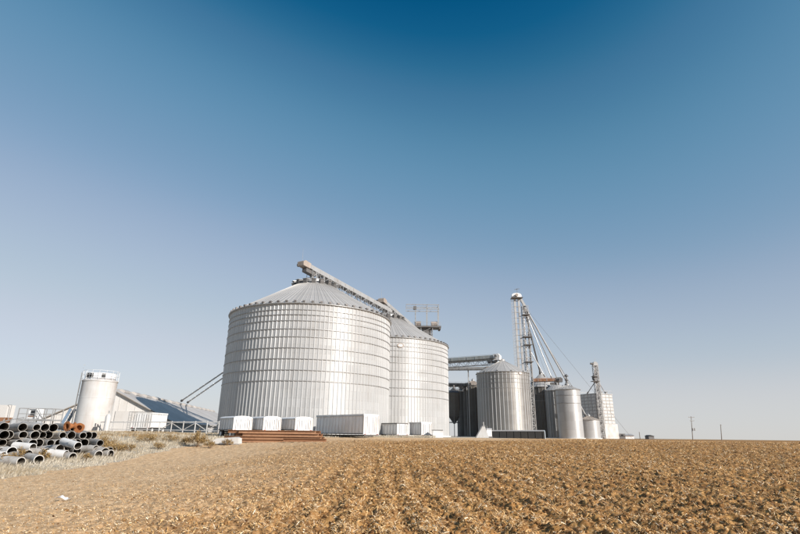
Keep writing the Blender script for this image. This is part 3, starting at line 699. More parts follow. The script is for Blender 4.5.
# ------------------------------------------------------------------ gridded elevator on the right
def grid_elevator():
    Y = 186.0; zb = gz(72, Y); zt = W(600, 394.3, Y).z; z1 = W(600, 424, Y).z
    cx, cy = 71.9, Y+4.6
    t = thing('grain_elevator', 'white elevator of square bins with a dark grid of joints', 'elevator', (cx, cy, zb), R_(24))
    hw, hd = 4.05, 4.4; H = zt-zb; h1 = z1-zb
    lpart('bin_core', MB().box((0, 0, h1+(H-h1)/2), (2*hw-.12, 2*hd-.12, H-h1)), 'ring', t)
    lpart('base_wall', MB().box((.25, -.05, h1/2), (2*hw+.7, 2*hd+.7, h1)), 'fence', t)
    nx, nz = 6, 9
    def face(n, width, org, ux, name):
        pw = width/n; ph = (H-h1)/nz
        for i in range(n):
            for k in range(nz):
                c = Vector(org)+Vector(ux)*((i+.5)*pw-width/2)+Vector((0, 0, h1+(k+.5)*ph))
                sx = pw-.18; sz = ph-.26
                size = (sx, .16, sz) if abs(ux[0]) > .5 else (.16, sx, sz)
                key = (name, round(size[0], 3), round(size[1], 3))
                if key not in cache: cache[key] = MB().box((0, 0, 0), size).mesh('wall_panel', M['fence'], smooth=False)
                link('wall_panel', cache[key], t, tuple(c))
    cache = {}
    face(5, 2*hw, (0, -hd, 0), (1, 0, 0), 'f'); face(5, 2*hd, (-hw, 0, 0), (0, 1, 0), 'l'); face(5, 2*hd, (hw, 0, 0), (0, 1, 0), 'l')
    lpart('roof_deck', MB().box((0, 0, H+.12), (2*hw+.3, 2*hd+.3, .24)), 'steel', t)
    m = MB()
    for i in range(9):
        for sy in (-hd, hd): m.bar((-hw+2*hw*i/8, sy, H+.2), (-hw+2*hw*i/8, sy, H+1.3), .06)
    for sy in (-hd, hd): m.bar((-hw, sy, H+1.3), (hw, sy, H+1.3), .06)
    lpart('roof_handrail', m, 'steel', t, 'stuff')
    for k in range(3):
        lpart('roof_duct', MB().tube((-2+2.2*k, -hd+1, H+.2), (-2+2.2*k, -hd+1, H+1.1), .35, n=10), 'steel', t)
    # leg tower on its face
    a = W(598.5, 394, Y-1.5); zt2 = W(596.5, 366, Y-1.5).z
    l = lattice_tower('pale lattice leg tower rising through the gridded elevator', (a.x-.45, Y-2.2), 1.5, zb, zt2, 18, r=.10)
    part('leg_casing', MB().box((a.x-.45, Y-2.2, (zb+zt2)/2), (.55, .5, zt2-zb)), 'steel', l)
    part('leg_casing', MB().box((a.x+.45, Y-2.2, (zb+zt2)/2), (.35, .5, zt2-zb)), 'steel', l)
    hd_ = part('head_hood', MB().prism([(a.x-1.3, Y-2.8, zt2), (a.x+.5, Y-2.8, zt2), (a.x+.5, Y-2.8, zt2+.7), (a.x, Y-2.8, zt2+1.3), (a.x-.9, Y-2.8, zt2+1.3), (a.x-1.3, Y-2.8, zt2+.7)], (0, 1.2, 0)), 'steel', l)
    part('motor', MB().tube((a.x-1.2, Y-2.9, zt2+.6), (a.x-2.3, Y-2.9, zt2+.6), .35, n=10), 'steel_dk', hd_)
    part('mast', MB().bar((a.x-.2, Y-2.2, zt2+1.3), (a.x-.2, Y-2.2, zt2+2.6), .08), 'steel', l)
    part('platform', MB().box((a.x-1.1, Y-2.6, zt2-5.6), (2.6, 2.4, .16)), 'steel_dk', l)
    part('platform', MB().box((a.x-1.1, Y-2.6, zt2-3.9), (2.0, 2.0, .14)), 'steel_dk', l)
    part('distributor', MB().lathe([(.05, 0), (.7, .6), (.7, 1.6), (.2, 2.2)], 12, (a.x-1.3, Y-2.3, zt2-5.5)), 'steel_dk', l)
    for dx, lab in ((-2.6, 'short dark spout fanning from the leg tower to the gridded elevator corner'), (1.9, 'short spout slanting from the leg tower to the gridded elevator roof'), (4.2, 'thin spout reaching the far roof edge of the gridded elevator')):
        spout(lab, (a.x-.5, Y-1.4, zt2-3.6 if dx > 0 else zt2-5.4), (a.x+dx, Y+2.5, zt+.3), .13, 'steel_dk' if dx < 0 else 'steel', 'spouts of the gridded elevator')
grid_elevator()
# far low building and things on the right horizon
def far_things():
    Y = 215.0; a, b = W(601, 437, Y), W(634, 437, Y); zb = gz(a.x, Y); zt = W(615, 435.6, Y).z
    t = thing('low_shed', 'long low white shed beside the gridded elevator', 'shed', ((a.x+b.x)/2, Y, zb))
    part('wall', MB().box(((a.x+b.x)/2, Y+3, (zb+zt)/2), (b.x-a.x, 6, zt-zb)), 'white', t)
    part('roof', MB().prism([(a.x-.3, Y-.4, zt), (a.x-.3, Y+6.4, zt), (a.x-.3, Y+3, zt+.7)], (b.x-a.x+.6, 0, 0)), 'tan_roof', t)
    part('door', MB().box(((a.x+b.x)/2+2, Y-.03, zb+1.0), (2.4, .06, 2.0)), 'steel_dk', t)
    for k in range(4): part('window', MB().box((a.x+2+2.2*k, Y-.03, zb+1.3), (1, .06, .7)), 'glass', t)
    Y = 230.0
    for px_, yt, lab, trans in ((692.7, 416.5, 'utility pole with a crossarm and transformer beyond the field', True), (721.6, 424.5, 'thin leaning utility pole beyond the field', False), (640.2, 432, 'short bare post near the low white shed', False)):
        top, bot = W(px_-(1.6 if trans else 1.0), yt, Y), W(px_, 439.5, Y); zb = gz(bot.x, Y)
        t = thing('utility_pole', lab, 'pole', (bot.x, Y, zb), 0, 'poles on the horizon')
        part('pole', MB().tube((bot.x, Y, zb-.2), (top.x, Y, top.z), .19, .12, 8), 'wood', t)
        if trans:
            for dz_, w_ in ((.4, 2.6), (1.9, 1.8)):
                ca = part('crossarm', MB().box((top.x, Y-.16, top.z-dz_), (w_, .12, .14)), 'wood', t)
                for k in (-.45, -.15, .45): part('insulator', MB().tube((top.x+w_*k, Y-.16, top.z-dz_+.07), (top.x+w_*k, Y-.16, top.z-dz_+.35), .07, n=6), 'concrete', ca)
            for sx in (-.42, .42): part('transformer', MB().tube((top.x+sx+.1, Y-.3, top.z-6.0), (top.x+sx+.1, Y-.3, top.z-4.9), .30, n=10), 'steel', t)
        else:
            part('crossarm', MB().box((top.x, Y-.13, top.z-.3), (.9 if px_ > 700 else .3, .1, .1)), 'wood', t)
    # small dark barn
    c = W(651.5, 437.5, 260); zb = gz(c.x, 260); zt = W(651.5, 436.3, 260).z
    t = thing('small_barn', 'tiny dark barn roof peeking over the field horizon', 'barn', (c.x, 260, zb))
    part('wall', MB().box((c.x, 262, (zb+zt)/2), (2.6, 4, zt-zb)), 'steel_dk', t)
    part('roof', MB().prism([(c.x-1.6, 259.8, zt-.02), (c.x+1.7, 259.8, zt-.02), (c.x-.4, 259.8, zt+.55)], (0, 4.4, 0)), 'black', t)
far_things()
# ------------------------------------------------------------------ storage building on the left
def storage_building():
    Y0 = 80.0; ap = W(113.5, 390.5, Y0); az = R_(-8.6); d = Vector((math.sin(az), math.cos(az), 0)); s = Vector((math.cos(az), -math.sin(az), 0))
    zb = gz(ap.x, Y0); L = 80.0
    # rake from the ridge down through the pixel where the gable meets the eave
    e = W(168, 421.5, Y0); run = (e-ap).dot(s); ze = e.z; half = run; slope = (ap.z-ze)/run
    ap = Vector((ap.x, ap.y, ap.z))
    t = thing('storage_building', 'long low storage building with a steep pale roof and dark roof section', 'building', (ap.x, ap.y, zb))
    def P(u, v, z): q = Vector((ap.x, ap.y, 0))+s*u+d*v; return Vector((q.x, q.y, z))
    part('gable_wall', MB().prism([P(-half, 0, zb), P(half, 0, zb), P(half, 0, ze), P(0, 0, ap.z), P(-half, 0, ze)], d*.3), 'cream', t)
    for sg in (-1, 1): part('side_wall', MB().prism([P(sg*half, .3, zb), P(sg*(half-.3), .3, zb), P(sg*(half-.3), .3, ze), P(sg*half, .3, ze)], d*(L-.3)), 'cream', t)
    part('rear_wall', MB().prism([P(-half, L, zb), P(half, L, zb), P(half, L, ze), P(0, L, ap.z), P(-half, L, ze)], d*.3), 'cream', t)
    # cladding battens on the gable
    gm = MB()
    for k in range(-7, 8):
        u = k*half/7.5; gm.bar(P(u, -.02, zb+.1), P(u, -.02, ap.z-abs(u)*slope-.25), .06, .05)
    part('gable_seams', gm, 'cream', t, 'stuff')
    # roof: sheets laid side by side from gable to gable
    n = 26; w = L/n; nrm = (Vector((0, 0, 1))+s*slope).normalized()
    for k in range(n):
        v0 = w*k-(.4 if k == 0 else 0); v1 = w*(k+1)-.05
        for sg in (-1, 1):
            over = 1.06; a = P(0, v0, ap.z+.06); b = P(sg*half*over, v0, ap.z+.06-half*over*slope)
            dark = False
            pl = part('roof_panel', MB().prism([a, b, b+Vector((0, 0, .16)), a+Vector((0, 0, .16))], d*(v1-v0)), 'blue_roof' if dark else 'tan_roof', t, smooth=False)
            if dark and k == 7: pl['label'] = 'dark blue grey roof panel'
    for k in range(14):
        v = 2.5+k*5.6
        part('ridge_vent', MB().prism([P(-.8, v, ap.z-.1), P(.8, v, ap.z-.1), P(.8, v, ap.z+.2), P(.3, v, ap.z+.42), P(-.3, v, ap.z+.42), P(-.8, v, ap.z+.2)], d*2.8), 'tan_roof', t)
    part('rake_trim', MB().bar(P(0, -.45, ap.z+.1), P(half*1.06, -.45, ap.z+.1-half*1.06*slope), .08, .10), 'wood', t)
    part('rake_trim', MB().bar(P(0, -.45, ap.z+.1), P(-half*1.06, -.45, ap.z+.1-half*1.06*slope), .08, .10), 'wood', t)
    part('gable_door', MB().box(P(2.5, -.08, zb+1.6), (3.2, .1, 3.2), Matrix.Rotation(-az, 3, 'Z')), 'cream', t)
    # feed spouts
    v1, v2 = 41, 47
    for v, px_, lab in ((v1, (272, 331.5), 'upper of two slanting pipes from the broad silo to the storage building ridge'), (v2, (272, 336.5), 'lower of two slanting pipes from the broad silo to the storage building ridge')):
        q = P(0, v, ap.z+.9); e = Vector((-20.2, 87.2, 0)); e.z = W(*px_, 87.2).z
        spout(lab, e, q, .15, 'steel', 'pipes feeding the storage building')
    return ap, half
storage_building()
# ------------------------------------------------------------------ white tank with top railing
def white_tank():
    X, Y = round_thing(74.5, 111.5, 418, 2.05); zb = gz(X, Y); zt = W(96, 381.3, Y).z; R = 2.05
    t = thing('storage_tank', 'stained white upright tank with a railed top before the storage building', 'tank', (X, Y, zb))
    part('tank_wall', MB().lathe([(R, zb), (R, zt)], 48, (X, Y, 0)), 'white_tank', t)
    part('tank_roof', MB().lathe([(R+.06, zt-.12), (R+.06, zt), (R*.75, zt+.35), (.02, zt+.7)], 48, (X, Y, 0)), 'white_tank', t)
    for z in (.33, .66): part('weld_seam', MB().lathe([(R, zb+(zt-zb)*z-.03), (R+.02, zb+(zt-zb)*z), (R, zb+(zt-zb)*z+.03)], 48, (X, Y, 0)), 'white_tank', t)
    part('top_deck', MB().lathe([(R*.86, zt+.30), (R*.86, zt+.95), (R*.8, zt+.95)], 32, (X, Y, 0)), 'white', t)
    for an in (R_(-118), R_(-98), R_(-52)):
        u = Vector((math.cos(an), math.sin(an), 0)); rot = Matrix.Rotation(an, 3, 'Z')
        part('hatch', MB().box(Vector((X, Y, zt+.62))+u*R*.87, (.12, .42, .48), rot), 'black', t)
    m = MB(); n = 16; rr = R*1.02
    for k in range(n):
        a0, a1 = 2*math.pi*k/n, 2*math.pi*(k+1)/n
        p = lambda a, z: (X+rr*math.cos(a), Y+rr*math.sin(a), z)
        m.bar(p(a0, zt-.1), p(a0, zt+1.25), .03)
        for z in (.7, 1.25): m.bar(p(a0, zt+z), p(a1, zt+z), .025)
    part('railing', m, 'white', t)
    # ladder at the left
    u = Vector((math.cos(R_(205)), math.sin(R_(205)), 0)); s = Vector((-u.y, u.x, 0)); m = MB(); o = Vector((X, Y, 0))
    for q in (-.25, .25): m.bar(o+u*(R+.2)+s*q+Vector((0, 0, zb)), o+u*(R+.2)+s*q+Vector((0, 0, zt+1)), .05)
    for k in range(18): z = zb+.4+k*.45; m.bar(o+u*(R+.2)-s*.25+Vector((0, 0, z)), o+u*(R+.2)+s*.25+Vector((0, 0, z)), .035)
    for k in range(5): z = zb+.8+k*1.9; m.bar(o+u*R+Vector((0, 0, z)), o+u*(R+.2)+Vector((0, 0, z)), .05)
    part('ladder', m, 'steel', t)
    # stair leaning on the tank
    a, b = W(66.5, 421, Y-.5), W(73.0, 409, Y-.5); a.z = max(a.z, zb+.05)
    st = thing('steel_stair', 'slanting blue grey steel stair leaning on the stained white tank', 'stair', (a.x, Y-.5, zb))
    d = (b-a); foot = Vector((a.x-.6, Y-.5, zb))
    for sy in (-.45, .45): part('stringer', MB().bar(foot+Vector((0, sy, 0)), b+Vector((0, sy, 0)), .10, .34), 'blue_steel', st)
    for k in range(9): q = foot.lerp(b, (k+.6)/9.3); part('tread', MB().box(q, (.36, .8, .05)), 'steel', st)
    # small white dome vessel to the right of it
    c = W(108.5, 416, Y-3.5)
    v = thing('white_vessel', 'small white domed vessel at the foot of the stained tank', 'vessel', (c.x, c.y, gz(c.x, c.y)))
    zb2 = v.location.z; part('body', MB().lathe([(.30, 0), (.30, c.z-zb2-.1), (.2, c.z-zb2+.15), (.02, c.z-zb2+.25)], 20, (c.x, c.y, zb2)), 'fence', v)
    part('neck', MB().tube((c.x, c.y, c.z+.3), (c.x, c.y, c.z+.6), .08, n=8), 'steel', v)
white_tank()
# ------------------------------------------------------------------ wagons and trailers
def wagon(label, pc, w, L, h, yaw, zb, top='arch', side='white', end='white', clear=.75, cat='wagon', name='grain_wagon', group=None, wheels=True):
    """pc = world point at the middle of the end that shows; yaw turns that end's outward normal from -Y towards +X"""
    t = thing(name, label, cat, (pc.x, pc.y, zb), yaw, group)
    z0, z1 = clear, h
    if top == 'arch':
        n = 8; prof = [(w/2*math.cos(math.pi*k/n), z1-.12+.20*math.sin(math.pi*k/n)) for k in range(n+1)]
    else: prof = [(w/2, z1), (-w/2, z1)]
    lpart('box_body', MB().prism([(-w/2+.04, .06, z0), (w/2-.04, .06, z0), (w/2-.04, .06, z1-.14), (-w/2+.04, .06, z1-.14)], (0, L-.12, 0)), side, t)
    lpart('end_panel', MB().prism([(-w/2, 0, z0), (w/2, 0, z0), (w/2, 0, z1-.14), (-w/2, 0, z1-.14)], (0, .06, 0)), end, t)
    lpart('roof_cover', MB().prism([(x, -.02, z) for x, z in prof]+([(-w/2, -.02, z1-.138), (w/2, -.02, z1-.138)] if top == 'arch' else [(-w/2, -.02, z1-.138), (w/2, -.02, z1-.138)]), (0, L+.04, 0)), 'white' if top != 'dark' else 'steel_dk', t)
    nrib = max(5, int(L/.55))
    rm = MB().box((0, 0, 0), (.08, .10, z1-z0-.16)).mesh('side_rib', M[side], smooth=False)
    for k in range(nrib):
        for sx in (-1, 1): link('side_rib', rm, t, (sx*(w/2-.02), .2+(L-.4)*k/(nrib-1), (z0+z1)/2-.08))
    for sx in (-w/4, w/4): lpart('door_bar', MB().box((sx, -.04, (z0+z1)/2), (.05, .04, (z1-z0)*.8)), 'steel', t)
    nb = 4
    for k in range(nb): lpart('lock_rod', MB().tube((-w*.36+w*.72*k/(nb-1), -.05, z0+.1), (-w*.36+w*.72*k/(nb-1), -.05, z1-.25), .022, n=6), 'steel', t)
    lpart('door_seam', MB().box((0, -.012, (z0+z1)/2-.07), (.03, .03, z1-z0-.2)), 'steel_dk', t)
    for sx in (-1, 1):
        lpart('corner_post', MB().box((sx*(w/2-.03), -.02, (z0+z1)/2-.07), (.09, .06, z1-z0-.14)), 'fence', t)
        lpart('tail_lamp', MB().box((sx*w*.40, -.075, z0+.02), (.16, .05, .09)), 'red_lens', t)
        lpart('bottom_rail', MB().box((sx*(w/2-.02), L/2, z0+.05), (.09, L-.1, .10)), 'steel_dk', t)
        lpart('top_rail', MB().box((sx*(w/2-.01), L/2, z1-.19), (.08, L-.1, .09)), 'fence', t)
    lpart('bumper', MB().box((0, -.06, z0-.06), (w*.95, .1, .14)), 'steel_dk', t)
    lpart('chassis', MB().box((0, L/2, z0-.13), (w*.45, L*.96, .18)), 'steel_dk', t)
    if wheels:
        for yy in (L*.16, L*.84):
            lpart('axle', MB().tube((-w*.36, yy, .42), (w*.36, yy, .42), .06, n=8), 'steel_dk', t)
            lpart('axle_mount', MB().box((0, yy, .54), (.5, .3, .16)), 'steel_dk', t)
            for sx in (-1, 1):
                wh = lpart('wheel', MB().tube((sx*w*.36, yy, .42), (sx*w*.48, yy, .42), .42, n=18), 'rubber', t)
                lpart('rim', MB().tube((sx*w*.48, yy, .42), (sx*w*.49, yy, .42), .22, n=12), 'white', wh)
    return t
GA = 'white wagons parked before the broad silo'
for i, (xl, xr, yt, Y, lab) in enumerate(((233, 252.3, 416.2, 54.5, 'white arched wagon next to the brown shrub at the row start'), (262.8, 281.3, 416.4, 55.0, 'white arched wagon standing mid row'), (294.6, 313.2, 417.0, 55.5, 'white arched wagon parked next to the long white container'))):
    a, b = W(xl, 425, Y), W(xr, 425, Y); pc = (a+b)/2; yaw = R_(42)-azim((xl+xr)/2, 425)*0
    zb = gz(pc.x, pc.y); w = (b.x-a.x)/math.cos(R_(42)+azim((xl+xr)/2, 425))*.94
    wagon(lab, pc, w, 3.4, W((xl+xr)/2, yt+.6, Y).z-zb, yaw, zb, group=GA)
# long box container
a, b = W(363.5, 424, 56.0), W(378.5, 424, 57.4); pc = (a+b)/2; zb = gz(pc.x, pc.y)
wagon('long white box trailer with a shaded ribbed side in front of the broad silo', pc, 2.15, 8.6, W(371, 414.3, 56.5).z-zb, R_(44), zb, top='flat', clear=.35, cat='trailer', name='box_trailer', wheels=False)
def skids(pc, yaw, zb, L, w): pass
for xs, xe, yt, Y, lab in ((396.7, 408, 423.0, 70.0, 'small white shed wagon with a shaded side beside the long trailer'), (420.6, 432.5, 422.2, 70.0, 'small white shed wagon with a door seam next to the low white box')):
    a, b = W(xs, 428, Y), W(xe, 428, Y+1.0); pc = (a+b)/2; zb = gz(pc.x, pc.y)
    wagon(lab, pc, 1.95, 3.6 if xs < 400 else 2.4, W((xs+xe)/2, yt, Y).z-zb, R_(40), zb, top='dark' if xs < 400 else 'flat', clear=.3, cat='shed', name='skid_shed', wheels=False, group='small white sheds before the twin silo')
# low white box
def low_box():
    a, b = W(433, 433, 69), W(443, 433, 69); zb = gz(a.x, 69); zt = W(438, 430.6, 69).z
    t = thing('feed_bunk', 'low white box on the ground beside the small sheds', 'box', ((a.x+b.x)/2, 69, zb))
    part('tub', MB().box(((a.x+b.x)/2, 69.6, (zb+zt)/2), (b.x-a.x, 1.2, zt-zb)), 'white', t)
    part('lid', MB().box(((a.x+b.x)/2-.05, 69.6, zt+.04), (b.x-a.x+.1, 1.3, .08)), 'steel_dk', t)
    part('rim_band', MB().box(((a.x+b.x)/2, 69.59, zt-.12), (b.x-a.x+.06, 1.26, .06)), 'white', t)
low_box()
# long low black sided shed before the ribbed silo
def black_shed():
    Y = 94.0; e0, e1 = W(545.3, 434, Y), W(553.5, 434, Y+1.2); zb = gz(e0.x, Y)-.1
    zt = W(548, 430.2, Y).z; far = W(491, 434, Y+1.5)
    t = thing('low_shed', 'low black sided shed with a pale rounded end wall', 'shed', (e0.x, Y, zb))
    dv = Vector((far.x-e0.x, far.y-e0.y, 0)); L = dv.length; dv.normalize(); wv = Vector((-dv.y, dv.x, 0)); wv = wv if wv.y > 0 else -wv
    w = 2.4; o = Vector((e0.x, Y, 0))
    def P(u, v, z): q = o+dv*u+wv*v; return Vector((q.x, q.y, z))
    ez = zt-zb
    part('side_sheeting', MB().prism([P(.1, 0, zb), P(L, 0, zb), P(L, 0, zb+ez*.80), P(.1, 0, zb+ez*.86)], wv*.08), 'black', t)
    part('rear_sheeting', MB().prism([P(.1, w-.08, zb), P(L, w-.08, zb), P(L, w-.08, zb+ez*.80), P(.1, w-.08, zb+ez*.86)], wv*.08), 'black', t)
    prof = [(0, 0), (w, 0), (w, ez*.72)]+[(w/2+w/2*math.cos(math.pi*k/8), ez*.72+ez*.28*math.sin(math.pi*k/8)) for k in range(1, 8)]+[(0, ez*.72)]
    part('end_wall', MB().prism([P(0, v, zb+z) for v, z in prof], dv*.1), 'pale_blue', t)
    part('roof', MB().prism([P(.1, -.1, zb+ez*.87), P(.1, w+.1, zb+ez*.87), P(.1, w*.5, zb+ez*1.0)], dv*L+Vector((0, 0, -.06*ez))), 'tan_roof', t)
    for k in range(8): part('post', MB().bar(P(.4+(L-.8)*k/7, -.04, zb), P(.4+(L-.8)*k/7, -.04, zb+ez*.8), .08), 'black', t)
    # A-frame white hopper and small machine on its left
    Y2 = 92.0; p = [W(476.3, 437, Y2), W(489, 437, Y2), W(484.8, 426.3, Y2), W(482.6, 426.3, Y2)]; zb2 = gz(p[0].x, Y2)
    t = thing('gravity_hopper', 'white wedge shaped hopper at the end of the black shed', 'hopper', (p[1].x, Y2, zb2))
    for q in p[:2]: q.z = zb2
    part('wedge_body', MB().prism(p, (0, 1.4, 0)), 'fence', t)
    part('spout_pipe', MB().tube(p[2]+Vector((-.1, .5, -.1)), p[2]+Vector((-.15, .5, .7)), .07, n=8), 'steel', t)
    part('rim', MB().bar(p[3]+Vector((-.1, -.02, .03)), p[2]+Vector((.1, -.02, .03)), .12, .06), 'steel', t)
    a, b = W(486.2, 434, Y2+1.8), W(491.8, 430, Y2+1.8); zb3 = gz(a.x, Y2+1.8)
    t = thing('pump_unit', 'small white engine unit between the wedge hopper and black shed', 'machine', ((a.x+b.x)/2, Y2+1.8, zb3))
    cx = (a.x+b.x)/2
    part('skid', MB().box((cx, Y2+1.8, zb3+.12), (1.1, .8, .24)), 'steel_dk', t)
    part('housing', MB().box((cx, Y2+1.8, (zb3+.24+b.z)/2), (.9, .7, b.z-zb3-.24)), 'white', t)
    part('cowl', MB().tube((cx-.45, Y2+1.75, b.z+.10), (cx+.5, Y2+1.75, b.z+.10), .2, n=12), 'steel', t)
    part('exhaust', MB().tube((cx-.3, Y2+1.8, b.z+.2), (cx-.3, Y2+1.8, b.z+.65), .05, n=8), 'steel_dk', t)
black_shed()
# ------------------------------------------------------------------ rusty beams
def rusty_beams():
    Y = 49.0
    # x from, x to, distance, layer, label
    rows = [(224, 320, 48.75, 0, 'long rusty beam in the bottom layer of the stack, behind'), (227, 316, 48.35, 0, 'long rusty beam in the bottom layer of the stack, in front'), (231, 325, 48.72, 1, 'rusty beam in the second layer of the stack, behind'), (225, 322, 48.33, 1, 'rusty beam in the second layer of the stack, in front'),
            (236, 323, 48.74, 2, 'rusty beam in the third layer of the stack, behind'), (243, 319, 48.36, 2, 'rusty beam in the third layer of the stack, in front'), (228, 321, 48.70, 3, 'rusty beam in the top layer of the stack, behind'), (239, 316, 48.38, 3, 'rusty beam in the top layer of the stack, in front'), (284, 327, 47.3, 0, 'shortest rusty beam in the dry grass before the stack')]
    for i, (xa, xb, Yi, lay, lab) in enumerate(rows):
        x0, x1 = W(xa, 431, Yi).x, W(xb, 431, Yi).x; g = gz(-13.5, 48.5) if i < 8 else gz((x0+x1)/2, Yi)
        t = thing('steel_beam', lab, 'beam', ((x0+x1)/2, Yi, g+.02+.262*lay), R_(random.uniform(-.9, .9)), 'rusty beams before the wagons')
        L = x1-x0; mt = ('rust', 'rust_l')[i % 2]
        lpart('web', MB().box((0, 0, .13), (L, .03, .20)), mt, t); lpart('flange', MB().box((0, 0, .015), (L, .30, .03)), mt, t); lpart('flange', MB().box((0, 0, .245), (L, .30, .03)), 'rust_l', t)
rusty_beams()
# ------------------------------------------------------------------ white slab boat-like tank left of the beams
def upturned_trough():
    Y = 46.5; a, b = W(211, 434, Y), W(241, 434, Y); zb = gz(a.x, Y); h = .62; w = b.x-a.x
    t = thing('stock_trough', 'pale upturned trough lying left of the rusty beams', 'trough', ((a.x+b.x)/2, Y, zb))
    cx = (a.x+b.x)/2
    part('shell', MB().prism([(a.x, Y-.5, zb), (b.x, Y-.5, zb), (b.x-.06, Y-.5, zb+h*.85), (b.x-.3, Y-.5, zb+h), (a.x+.75, Y-.5, zb+h*.8), (a.x+.15, Y-.5, zb+h*.35)], (0, 1.1, 0)), 'concrete', t)
    part('rim', MB().box((cx, Y+.05, zb+.04), (w+.08, 1.2, .08)), 'pipe_b', t)
upturned_trough()
# ------------------------------------------------------------------ pipe pile
def pipe_mesh(name, ro, ri, L, mat):
    me = MB().lathe([(ro, 0), (ri, 0), (ri, L), (ro, L)], 22, close=True)
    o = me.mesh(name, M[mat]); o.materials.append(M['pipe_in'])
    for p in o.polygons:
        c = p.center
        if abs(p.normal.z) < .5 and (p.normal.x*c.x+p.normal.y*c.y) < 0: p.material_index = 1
    return o
def pipe_pile():
    D = .53
    yaw = R_(47)                                  # ends turned a little to the sun
    ax = Vector((math.sin(yaw), -math.cos(yaw), 0)); sx = Vector((math.cos(yaw), math.sin(yaw), 0))
    org = ground_at(114, 453.5)
    nrow = [21, 20, 16, 13]; first = [0, 1, 2.0, 4.5]
    meshes = {}; cnt = [0]*4
    ORD = 'first second third fourth fifth sixth seventh eighth ninth tenth eleventh twelfth thirteenth fourteenth fifteenth sixteenth seventeenth eighteenth nineteenth twentieth twenty-first'.split()
    mats = ['pipe', 'pipe', 'pipe_b', 'pipe']
    adj = ['lowest', 'second', 'third', 'top']
    stick = [1.3, .75, .25, -.25]
    for r in range(4):
        for k in range(nrow[r]):
            if r == 3 and k in (1, 6, 8): continue
            if r == 2 and k in (11,): continue
            cnt[r] += 1
            u = -(first[r]+k+(.5 if r % 2 else 0))*D*1.03
            if r >= 2: u += .0
            base = org+sx*u
            s = stick[r]+random.uniform(-.75, .75); L = random.choice((4.2, 4.2, 4.8)); mt = random.choice(mats); rr = D/2*random.choice((1, .98, .9, .8)); s -= random.choice((0, 0, 0, .9, 1.6)) if r < 3 else 0
            key = (round(rr, 3), L, mt)
            if key not in meshes: meshes[key] = pipe_mesh('pipe', rr, rr*.92, L, mt)
            z = gz(base.x, base.y)*.0+org.z-.04+D/2+r*D*.875
            p = base+ax*s; yw = yaw+R_(random.uniform(-5, 5))
            back = Vector((-math.sin(yw), math.cos(yw), 0))
            o = link('concrete_pipe', meshes[key], None, (p.x, p.y, z)); o.rotation_euler = (back.to_track_quat('Z', 'Y')).to_euler()
            lab = {('pipe'): 'pale', 'pipe_b': 'dull grey'}[mt]
            o.rotation_euler.x += R_(random.uniform(-3, 3)); tag(o, f'{lab} pipe, {ORD[cnt[r]-1]} from the tank side end in the {adj[r]} pile layer', 'pipe', 'pipes stacked at the field edge')
    # a few loose ones tumbled at the foot of the pile
    loose = [(110, 457.5, 66, 'pale pipe lying askew at the tail end of the pile'), (98, 458.5, 52, 'pale pipe tumbled loose before the pile, turned to the sun'), (72, 461, 64, 'pale loose pipe in the grass before the middle of the pile'), (38, 464, 50, 'pale loose pipe half sunk in the grass before the pile'), (55, 457.5, 78, 'pale loose pipe lying nearly crosswise against the pile foot'), (20, 466.5, 72, 'pale loose pipe at the outer front of the pile, lying crosswise'), (86, 456, 74, 'pale loose pipe wedged crosswise before the low end of the pile'), (3, 463, 60, 'pale loose pipe lying beside the outermost weed clump')]
    for xx, yy, yw, lab in loose:
        p = ground_at(xx, yy); g = gz(p.x, p.y); yw = R_(yw); back = Vector((-math.sin(yw), math.cos(yw), .02))
        o = link('concrete_pipe', pipe_mesh('pipe', .26, .22, 2.0, 'pipe'), None, (p.x, p.y, g+.21)); o.rotation_euler = back.to_track_quat('Z', 'Y').to_euler()
        tag(o, lab, 'pipe')
    jum = [(96, 449, 70, .5), (60, 449, 62, .75), (47, 452, 82, .55), (28, 455, 66, .55), (12, 452, 58, .9), (78, 446, 56, .85), (105, 452.5, 60, .2), (66, 455, 84, .3), (33, 447.5, 72, 1.0), (3, 457, 76, .6)]
    for i, (xx, yy, yw, up) in enumerate(jum):
        q = ground_at(xx, 459 if xx > 80 else 462); dd = ray(xx, yy); Yq = q.y+.55+up*.6; p = W(xx, yy, Yq); yw = R_(yw); back = Vector((-math.sin(yw), math.cos(yw), random.uniform(-.08, .12)))
        rr = random.choice((.23, .26, .29)); o = link('concrete_pipe', pipe_mesh('pipe', rr, rr*.9, random.uniform(1.5, 2.3), random.choice(('pipe', 'pipe', 'pipe_w'))), None, tuple(p)); o.rotation_euler = back.to_track_quat('Z', 'Y').to_euler()
        tag(o, 'short pale pipe tumbled askew across the front of the pile', 'pipe', 'pipes tumbled over the pile front')
    # rusty pipe collars on top
    for xx, yy, Y, lab, yw in ((67, 426.5, 31.0, 'orange rusty flanged pipe end on the pile, tilted', 20), (79, 428.0, 31.6, 'orange rusty flanged pipe end on the pile beside the tank', -18)):
        p = W(xx, yy, Y); back = Vector((math.sin(R_(yw)), math.cos(R_(yw)), .12))
        t = thing('flanged_pipe', lab, 'pipe', (p.x, p.y, p.z)); t.rotation_euler = back.to_track_quat('Z', 'Y').to_euler(); t.scale = (.8, .8, .8)
        lpart('barrel', MB().lathe([(.24, 0), (.19, 0), (.19, .35), (.01, .35), (.01, .38), (.24, .6)], 20), 'rust_or', t)
        lpart('flange', MB().lathe([(.35, -.02), (.2, -.02), (.2, .05), (.35, .05)], 20, close=True), 'rust_or', t)
        for k in range(8): lpart('bolt', MB().tube((.29*math.cos(k*math.pi/4), .29*math.sin(k*math.pi/4), -.05), (.29*math.cos(k*math.pi/4), .29*math.sin(k*math.pi/4), -.02), .025, n=6), 'rust', t)
pipe_pile()
